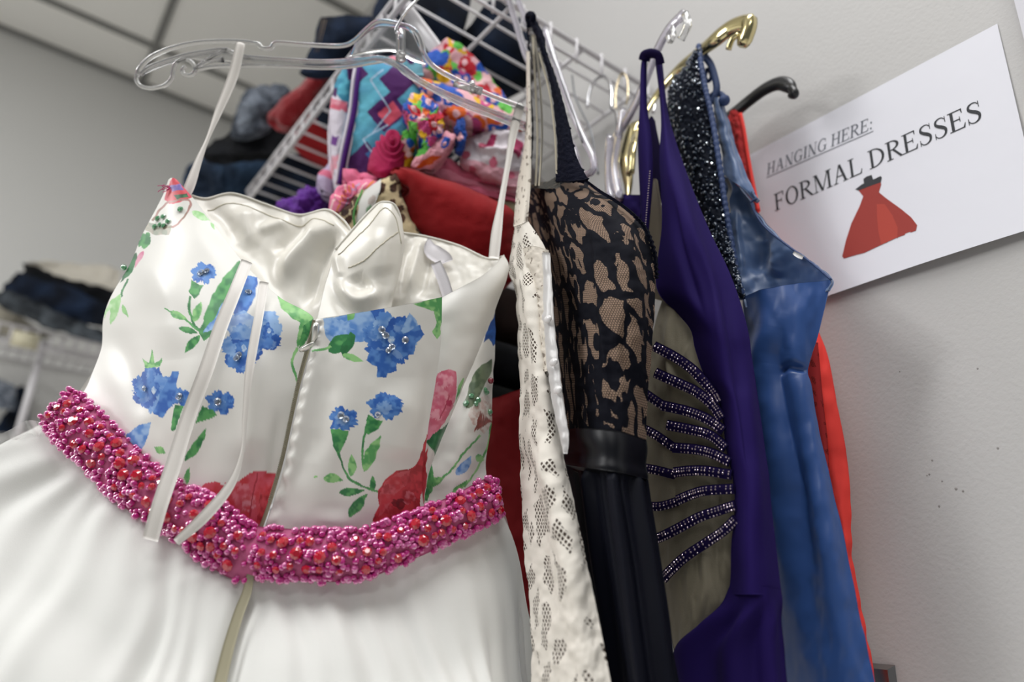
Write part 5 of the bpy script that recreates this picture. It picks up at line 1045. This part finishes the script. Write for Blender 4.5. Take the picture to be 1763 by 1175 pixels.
put('nude_mesh_neck', sheet(rowsX([[(1125, 308), (1128, 308), (1131, 312)], [(1117, 395), (1128, 395), (1142, 395)], [(1112, 450), (1124, 455), (1136, 462)], [(1112, 510), (1126, 515), (1145, 520)]], (.494, .490, .486)), 16, 60, 'X'), cloth('nude_lining', '7E735C', .6, .2, False, 1500, .0003, .5), pu, thick=.001)
# nude mesh panel and an added dark sheet behind it that stands in for deep shade
MP = [[(1143, 508), (1150, 510), (1160, 516), (1170, 524)], [(1127, 560), (1145, 562), (1170, 568), (1200, 580)], [(1118, 620), (1148, 622), (1184, 628), (1222, 640)], [(1110, 700), (1150, 702), (1200, 708), (1250, 720)], [(1108, 780), (1150, 782), (1205, 786), (1264, 790)],
      [(1112, 870), (1155, 870), (1210, 870), (1274, 868)], [(1124, 950), (1160, 948), (1210, 942), (1268, 938)], [(1140, 1020), (1170, 1018), (1215, 1015), (1262, 1010)], [(1152, 1080), (1175, 1080), (1205, 1080), (1240, 1075)], [(1162, 1130), (1172, 1130), (1184, 1130), (1196, 1130)]]
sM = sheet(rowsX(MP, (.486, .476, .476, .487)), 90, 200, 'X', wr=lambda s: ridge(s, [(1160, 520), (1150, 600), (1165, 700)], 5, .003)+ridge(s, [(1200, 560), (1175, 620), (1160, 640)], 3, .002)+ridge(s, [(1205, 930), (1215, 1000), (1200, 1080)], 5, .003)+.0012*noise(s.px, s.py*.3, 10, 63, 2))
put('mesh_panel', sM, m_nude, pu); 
put('mesh_shade_sheet', sheet([[(x, y, v+.022) for x, y, v in r] for r in rowsX(MP, (.486, .476, .476, .487))], 20, 40, 'X'), cloth('mesh_shade', '3A372C', .8, .1, False, 0), pu, thick=.001)
m_band = cloth('purple_band', '1A1040', .8, .1, False, 800, .0004, .6); m_rs = mat('smoky_rhinestone', (.62, .50, .58), .08, metal=.6, coat=1.0)
BN = [[(1126, 596), (1165, 617), (1196, 640), (1226, 674), (1238, 694)], [(1128, 642), (1168, 660), (1199, 675), (1226, 697), (1243, 722)], [(1138, 698), (1182, 708), (1216, 721), (1246, 742)], [(1148, 732), (1189, 740), (1223, 750), (1250, 772)], [(1158, 771), (1196, 774), (1226, 781), (1257, 796)],
      [(1160, 814), (1185, 811), (1215, 811), (1260, 818)], [(1166, 862), (1190, 852), (1216, 845), (1264, 842)], [(1122, 931), (1140, 924), (1168, 910), (1204, 891), (1239, 879), (1267, 870)], [(1140, 998), (1155, 982), (1180, 959), (1219, 933), (1245, 915), (1268, 893)],
      [(1103, 672), (1120, 684), (1142, 699)], [(1105, 737), (1130, 750), (1160, 771)], [(1108, 806), (1130, 810), (1162, 818)], [(1112, 872), (1138, 872), (1166, 864)]]
gv2, gf2 = gem(6); gme = None; nst = 0; rest = MB(); firstband = None
for bi, P in enumerate(BN):
    hwp = 9 if bi < 9 else 8; xx = .470 if bi < 9 else .4745
    sb = strip([(x, y, xx, hwp) for x, y in P], 60, 9, 'X', wr=lambda s: .0010*np.sin(s.U*np.pi)); bo = put('rhinestone_band', sb, m_band, pu, thick=.0012)
    if firstband is None: firstband = bo
    L = sum(math.hypot(P[i+1][0]-P[i][0], P[i+1][1]-P[i][1]) for i in range(len(P)-1)); n_ = int(L/5.6)
    for r_ in (.18, .5, .82):
        for k in range(n_):
            p, nn = on(sb, r_, (k+.5)/n_); sc2 = .00088*rr.uniform(.8, 1.15)
            if rr.random() < .06: continue
            Rm = frame_to(nn+np.array([rr.uniform(-.3, .3) for _ in range(3)]))*sc2; pos = p+nn*.0002
            if nst < 99 and bi in (0, 1, 2) :
                if gme is None: o = meshobj('rhinestone', gv2, gf2, m_rs, None, False); gme = o.data; o.parent = bo
                else: o = bpy.data.objects.new('rhinestone', gme); COL.objects.link(o); o.parent = bo
                t_ = pos-np.array(pu.location); o.matrix_local = Matrix(((*Rm[0], t_[0]), (*Rm[1], t_[1]), (*Rm[2], t_[2]), (0, 0, 0, 1))); nst += 1
            else: rest.add(gv2@Rm.T+pos, gf2)
o = rest.build('small_rhinestones', m_rs, pu, False); o['kind'] = 'stuff'
e = MB()
for k in range(26):
    p = place(1119-.35*k, 295+4.2*k, .458, 'X'); e.add(gv2*.0009@frame_to((-1, -.5, 0)).T+p, gf2)
o = e.build('strap_rhinestones', m_rs, pu, False); o['kind'] = 'stuff'
# ------------------------------------------------------------------ blue satin dress
bl = thing('evening_dress', 'slate blue satin dress with black beaded front, hanging on the gold hanger', 'dress', None, tuple(place(1350, 700, .55, 'X')))
def satin_blue():
    m = mat('blue_satin', '355592', .36, aniso=.6, spec=.5); return bump(m, 1400, .0001, .25)
m_blue = satin_blue(); m_blue2 = cloth('blue_lining', '4C6690', .42, .3, False, 900, .0002, .3); m_bpipe = bump(mat('blue_piping', '2C4270', .6), 800, .0008, .8)
BS = [[(1194, 92), (1198, 88), (1202, 84), (1206, 82)], [(1178, 116), (1190, 115), (1200, 115), (1209, 118)], [(1152, 150), (1175, 150), (1200, 152), (1216, 155)], [(1150, 200), (1175, 200), (1204, 203), (1225, 205)], [(1160, 255), (1185, 255), (1212, 258), (1235, 258)],
      [(1180, 322), (1204, 322), (1228, 325), (1244, 327)], [(1208, 388), (1226, 392), (1242, 396), (1254, 400)], [(1236, 445), (1248, 450), (1258, 455), (1267, 460)], [(1262, 500), (1268, 503), (1274, 508), (1279, 515)]]
m_bead_l = lace('black_beaded_lace', '0B1220', '2E3B55', .003, .012, .30, .2, .8, .4, motif_w=.01, seed=.9, alpha_ground=.35)
sBB = sheet(rowsX(BS, (.545, .530, .530, .540)), 80, 260, 'X', wr=lambda s: .0015*noise(s.px, s.py, 6, 71, 2)+.002*np.sin(s.U*3))
put('beaded_front', sBB, m_bead_l, bl, thick=.002)
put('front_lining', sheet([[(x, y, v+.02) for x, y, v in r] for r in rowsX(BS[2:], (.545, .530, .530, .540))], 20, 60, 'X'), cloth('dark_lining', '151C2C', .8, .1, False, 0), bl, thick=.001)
m_seq = mat('jet_bead', (.03, .05, .09), .06, coat=1.0); m_seq2 = mat('silver_sequin', (.75, .82, .9), .08, metal=.9)
q1, q2 = MB(), MB()
bv6, bf6 = ball(6, 4)
for k in range(650):
    p, nn = on(sBB, rr.random(), rr.random()); q1.add(bv6*rr.uniform(.0010, .0018)+p+nn*.001, bf6)
for k in range(90):
    v = rr.random(); p, nn = on(sBB, rr.choice([rr.uniform(.1, .4), rr.uniform(.6, .8)]), v); q2.add(gv2*rr.uniform(.0011, .0018)@frame_to(nn+np.array([rr.uniform(-.3, .3) for _ in range(3)])).T+p+nn*.0022, gf2)
o = q1.build('jet_beads', m_seq, bl); o['kind'] = 'stuff'; o = q2.build('silver_sequins', m_seq2, bl, False); o['kind'] = 'stuff'
e = MB(); e.tube(pxline([(1203, 78, .532), (1208, 118, .53), (1215, 155, .53), (1224, 195, .53), (1233, 245, .53), (1241, 300, .532), (1248, 350, .534), (1256, 400, .537), (1266, 455, .540), (1278, 515, .543)], 150, 'X'), [.0030+.0005*math.sin(i*1.9) for i in range(150)], 7); e.build('satin_piping', m_bpipe, bl)
e = MB(); e.tube(pxline([(1214, 98, .55), (1224, 112, .55), (1231, 134, .55), (1234, 152, .55), (1230, 168, .55), (1226, 178, .55)], 40, 'X'), .0040, 8); e.build('back_strap', m_bpipe, bl)
e = MB(); e.tube(pxline([(1218, 118, .555), (1214, 132, .555), (1219, 140, .555), (1225, 132, .555), (1220, 118, .555)], 24, 'X'), .0022, 6); e.tube(pxline([(1222, 168, .555), (1234, 160, .555), (1245, 166, .555), (1250, 178, .555)], 20, 'X'), .0034, 6); e.build('button_loop', m_bpipe, bl)
e = MB(); e.add(ball(14, 10)[0]*.0062+place(1247, 173, .548, 'X'), ball(14, 10)[1]); e.build('covered_button', m_bpipe, bl)
put('satin_flap', sheet(rowsX([[(1224, 165), (1236, 168), (1250, 182)], [(1234, 215), (1248, 218), (1262, 226)], [(1242, 262), (1260, 268), (1278, 276)], [(1246, 296), (1275, 312), (1303, 336)], [(1247, 302), (1276, 322), (1303, 346)]], [(.552, .548, .556)]*3+[(.55, .548, .556)]*2), 50, 80, 'X', wr=lambda s: .002*np.sin(s.U*5)+.0012*noise(s.px, s.py, 12, 75)), m_blue2, bl, thick=.003)
def wr_bi(s): return ridge(s, [(1290, 370), (1310, 430), (1305, 480)], 10, -.008)+ridge(s, [(1330, 410), (1340, 450), (1335, 480)], 9, .006)+ridge(s, [(1268, 350), (1272, 420), (1280, 480)], 4, .004)+.002*noise(s.px, s.py, 18, 76, 2)
put('back_facing', sheet(rowsX([[(1246, 302), (1262, 312), (1278, 328), (1294, 350)], [(1250, 350), (1272, 362), (1294, 376), (1314, 388)], [(1256, 400), (1290, 408), (1322, 418), (1352, 420)], [(1266, 450), (1312, 456), (1356, 460), (1396, 452)], [(1276, 500), (1330, 500), (1385, 494), (1431, 482)], [(1284, 530), (1330, 528), (1380, 515), (1426, 500)]],
    [(.560, .566, .566, .560)]*3+[(.556, .572, .570, .556)]*2+[(.556, .566, .566, .552)]), 90, 110, 'X', wr=wr_bi), m_blue2, bl, thick=.002)
e = MB(); e.tube(pxline([(1303, 342, .554), (1294, 352, .556), (1314, 388, .557), (1352, 420, .557), (1396, 452, .554), (1431, 482, .551)], 60, 'X'), .0010, 6); e.build('neck_seam', m_bpipe, bl)
BBd = [[(1277, 512), (1312, 499), (1366, 489), (1431, 482)], [(1283, 550), (1318, 540), (1370, 528), (1420, 530)], [(1288, 590), (1320, 590), (1365, 585), (1406, 585)], [(1295, 640), (1322, 640), (1355, 638), (1386, 640)], [(1298, 672), (1328, 675), (1362, 675), (1395, 672)], [(1310, 760), (1340, 760), (1376, 760), (1411, 762)],
       [(1300, 850), (1350, 850), (1396, 850), (1434, 850)], [(1308, 940), (1362, 940), (1415, 940), (1455, 938)], [(1314, 1027), (1374, 1027), (1430, 1027), (1473, 1027)], [(1324, 1145), (1390, 1145), (1452, 1145), (1500, 1145)], [(1340, 1320), (1412, 1320), (1485, 1320), (1540, 1320)]]
def wr_b(s):
    return (ridge(s, [(1330, 505), (1325, 560), (1312, 620), (1320, 700), (1335, 800), (1345, 950), (1362, 1150)], 13, .009)+ridge(s, [(1352, 540), (1340, 620), (1350, 700), (1372, 820), (1390, 1000), (1410, 1200)], 14, -.008)
            + ridge(s, [(1390, 560), (1372, 630), (1385, 720), (1405, 830), (1430, 980), (1460, 1180)], 16, .007)+ridge(s, [(1300, 640), (1312, 760), (1330, 900)], 6, -.006)+ridge(s, [(1386, 640), (1360, 632), (1335, 640)], 5, -.006)+.0015*noise(s.px, s.py*.5, 20, 79, 2))
put('satin_body', sheet(rowsX(BBd, *([(.560, .540, .542, .556)]*6+[(.572, .545, .542, .556)]*5)), 150, 420, 'X', wr=wr_b), m_blue, bl, back=.035, ends=.1)
put('fabric_label', strip([(1366, 435, .5535, 3), (1374, 440, .5535, 4), (1382, 444, .5535, 3)], 8, 3, 'X'), m_rib2, bl, thick=.0006)
put('hanger_loop', strip([(1250, 308, .556, 3), (1257, 325, .556, 3), (1252, 345, .556, 3), (1256, 366, .556, 2)], 24, 3, 'X'), m_rib2, bl, thick=.0006)
# ------------------------------------------------------------------ coral red dress
rd = thing('evening_dress', 'coral red dress with lace edge, nearest the wall on the black hanger', 'dress', None, tuple(place(1440, 700, .62, 'X')))
m_coral = cloth('coral_crepe', 'FF4A42', .75, 0, False, 1000, .0002, .4); m_clace = lace('coral_lace', 'C23A3A', '7A2420', .002, .010, .28, .18, .8, .2, motif_w=.008, seed=.5)
put('lace_strap', sheet(rowsX([[(1252, 196), (1264, 188), (1277, 200)], [(1256, 240), (1270, 238), (1284, 240)], [(1262, 300), (1278, 300), (1295, 308)], [(1275, 350), (1290, 355), (1306, 364)]], (.618, .612, .616)), 30, 80, 'X', wr=lambda s: .0008*noise(s.px, s.py, 4, 81)), m_clace, rd, thick=.002)
e = MB(); e.tube(pxline([(1275, 196, .614), (1281, 225, .614), (1287, 265, .614), (1296, 315, .614), (1306, 364, .614)], 40, 'X'), .0022, 6); e.build('strap_piping', m_coral, rd)
RL = [[(1270, 350), (1288, 355), (1305, 362)], [(1280, 420), (1305, 425), (1330, 430)], [(1300, 490), (1340, 495), (1380, 500)], [(1330, 560), (1370, 562), (1407, 566)], [(1350, 600), (1390, 598), (1421, 598)], [(1360, 640), (1400, 640), (1431, 638)], [(1370, 700), (1412, 700), (1442, 700)], [(1385, 780), (1424, 780), (1457, 780)],
      [(1400, 850), (1438, 850), (1464, 850)], [(1420, 920), (1450, 920), (1466, 924)], [(1430, 985), (1458, 985), (1471, 985)], [(1445, 1042), (1468, 1042), (1482, 1042)], [(1460, 1101), (1482, 1101), (1494, 1101)], [(1475, 1175), (1496, 1175), (1507, 1175)], [(1500, 1320), (1520, 1320), (1535, 1320)]]
put('crepe_body', sheet(rowsX(RL, (.628, .612, .622)), 50, 260, 'X', wr=lambda s: .0012*noise(s.px, s.py*.5, 12, 83)), m_coral, rd, back=.02, ends=.1)
put('lace_panel', sheet(rowsX([[(1380, 596), (1396, 590), (1408, 590)], [(1376, 640), (1398, 640), (1413, 650)], [(1384, 690), (1404, 690), (1418, 700)], [(1396, 740), (1412, 745), (1424, 750)], [(1412, 800), (1420, 805), (1428, 810)]], (.608, .606, .608)), 30, 80, 'X'), m_clace, rd, thick=.001)
# ------------------------------------------------------------------ hangers
m_gold = mat('gold_plastic', (.70, .61, .33), .13, metal=1.0); m_black = mat('black_plastic', (.02, .02, .022), .28)
kb = thing('clothes_hanger', 'black plastic hanger arm with curled end in front of the wall', 'hanger', None, tuple(place(1310, 165, .62, 'X')))
e = MB(); e.tube(pxline([(1180, 262, .625), (1220, 228, .622), (1266, 193, .62), (1293, 171, .62), (1318, 153, .62), (1340, 144, .62), (1356, 147, .62), (1366, 157, .62)], 60, 'X'), [.0085]*50+[.0085, .0083, .008, .0078, .0074, .007, .0065, .006, .0055, .005], 10, flat=.5, fn=(1, 0, 0))
e.build('hanger_arm', m_black, kb)
e = MB(); e.tube(pxline([(1362, 152, .617), (1368, 158, .616), (1368, 164, .617), (1362, 163, .618)], 12, 'X'), .0045, 8); e.build('curled_end', m_black, kb)
kg = thing('clothes_hanger', 'shiny gold plastic hanger with notched tip above the blue dress', 'hanger', None, tuple(place(1260, 60, .54, 'X')))
e = MB(); e.tube(pxline([(1085, 300, .50), (1090, 250, .505), (1100, 215, .54), (1130, 165, .56), (1170, 118, .565), (1207, 88, .55), (1232, 68, .54), (1256, 50, .54), (1276, 42, .54), (1290, 40, .54)], 70, 'X'), [.006+.0045*smooth(20, 48, i) for i in range(70)], 12, flat=.55, fn=(1, 0, 0)); e.build('hanger_arm', m_gold, kg)
e = MB(); e.tube(pxline([(1290, 30, .538), (1290, 46, .538), (1285, 62, .538), (1278, 80, .538)], 12, 'X'), [.006]+[.0085]*9+[.0075, .006], 6, flat=.9, fn=(1, 0, 0)); e.build('hanger_tip', m_gold, kg)
e = MB(); e.tube(pxline([(1272, 60, .538), (1262, 66, .536), (1257, 76, .536), (1254, 86, .537)], 12, 'X'), .0034, 8); e.build('strap_notch', m_gold, kg)
e = MB(); e.tube(pxline([(1092, 215, .53), (1084, 240, .525), (1078, 275, .52), (1082, 320, .52), (1078, 360, .52)], 20, 'X'), [.012]*10+[.011, .010, .009, .008, .007, .006, .005, .005, .004, .004], 8, flat=.4, fn=(1, 0, 0)); e.build('hanger_neck', m_gold, kg)
kc = thing('clothes_hanger', 'clear plastic hanger with notched tip holding the purple dress', 'hanger', None, tuple(place(1120, 120, .47, 'X')))
e = MB(); e.tube(pxline([(1060, 236, .50), (1080, 205, .495), (1100, 165, .49), (1118, 120, .485), (1132, 85, .48), (1150, 52, .475), (1168, 32, .475), (1178, 28, .475)], 60, 'X'), [.0075]*52+[.0085, .0085, .0085, .008, .0075, .007, .006, .005], 10, flat=.4, fn=(1, 0, 0)); e.build('hanger_arm', m_clear2, kc)
e = MB(); e.tube(pxline([(1180, 24, .474), (1184, 40, .474), (1178, 56, .474), (1172, 68, .474)], 12, 'X'), .0045, 8); e.build('hanger_tip', m_clear, kc)
e = MB(); e.tube(pxline([(1158, 46, .474), (1160, 60, .472), (1154, 72, .473), (1150, 62, .473)], 14, 'X'), .0028, 8); e.build('strap_notch', m_clear, kc)
e = MB(); e.tube(pxline([(1072, 190, .50), (1066, 230, .495), (1058, 280, .49), (1062, 320, .488), (1066, 338, .488), (1058, 345, .488), (1050, 330, .488), (1048, 280, .49), (1050, 235, .492)], 50, 'X'), .0050, 8); e.build('hanger_neck', m_clear2, kc)
e = MB(); e.tube(pxline([(1064, 226, .50), (1061, 195, .51), (1053, 186, .515), (1053, 160, .52), (1048, 138, .525), (1038, 131, .53), (1022, 143, .535), (1014, 165, .535), (1011, 186, .535)], 40, 'X'), .0022, 8); e.build('metal_hook', m_chrome, kc)
kd = thing('clothes_hanger', 'clear plastic hanger with rounded loop end just right of the navy strap', 'hanger', None, tuple(place(990, 200, .44, 'X')))
e = MB(); e.tube(pxline([(938, 48, .43), (952, 95, .432), (970, 150, .436), (990, 205, .44), (1008, 245, .444), (1020, 270, .446), (1022, 290, .446), (1012, 300, .446), (1000, 296, .446), (990, 262, .444), (978, 236, .442)], 70, 'X'), .0040, 8); e.build('hanger_arm', m_clear2, kd)
e = MB(); e.tube(pxline([(946, 84, .428), (960, 120, .43), (978, 170, .432), (994, 215, .436), (1003, 246, .438)], 30, 'X'), .0010, 6); e.build('shaded_arm', mat('shaded_wire', '3A3C42', .4), kd)  # dark colour stands in for a hanger arm lying in shade
ke = thing('clothes_hanger', 'brass wire hanger hook on the shelf end, right of the big chrome hook', 'hanger', None, tuple(place(1070, 150, .56, 'X')))
e = MB(); e.tube(pxline([(1060, 190, .55), (1060, 160, .555), (1066, 135, .56), (1073, 126, .56), (1080, 138, .56), (1081, 165, .555), (1078, 180, .555)], 40, 'X'), .0014, 6); e.build('metal_hook', mat('brass_wire', (.62, .52, .34), .25, metal=1.0), ke)
kf = thing('clothes_hanger', 'chrome hanger hook partly hidden behind the purple straps', 'hanger', None, tuple(place(1112, 180, .57, 'X')))
e = MB(); e.tube(pxline([(1096, 186, .56), (1098, 172, .565), (1108, 164, .57), (1120, 170, .57), (1127, 184, .57), (1124, 194, .565)], 40, 'X'), .0026, 8); e.build('metal_hook', m_chrome, kf)
kh = thing('clothes_hanger', 'thin grey wire hanger in shade behind the navy dress strap', 'hanger', None, tuple(place(1000, 200, .56, 'X')))
e = MB(); e.tube(pxline([(985, 130, .52), (990, 165, .52), (1003, 195, .52), (1017, 225, .52), (1024, 262, .52), (1030, 300, .52)], 40, 'X'), .0012, 6); e.build('wire_arm', mat('grey_wire', '6A6C70', .35, metal=.6), kh)
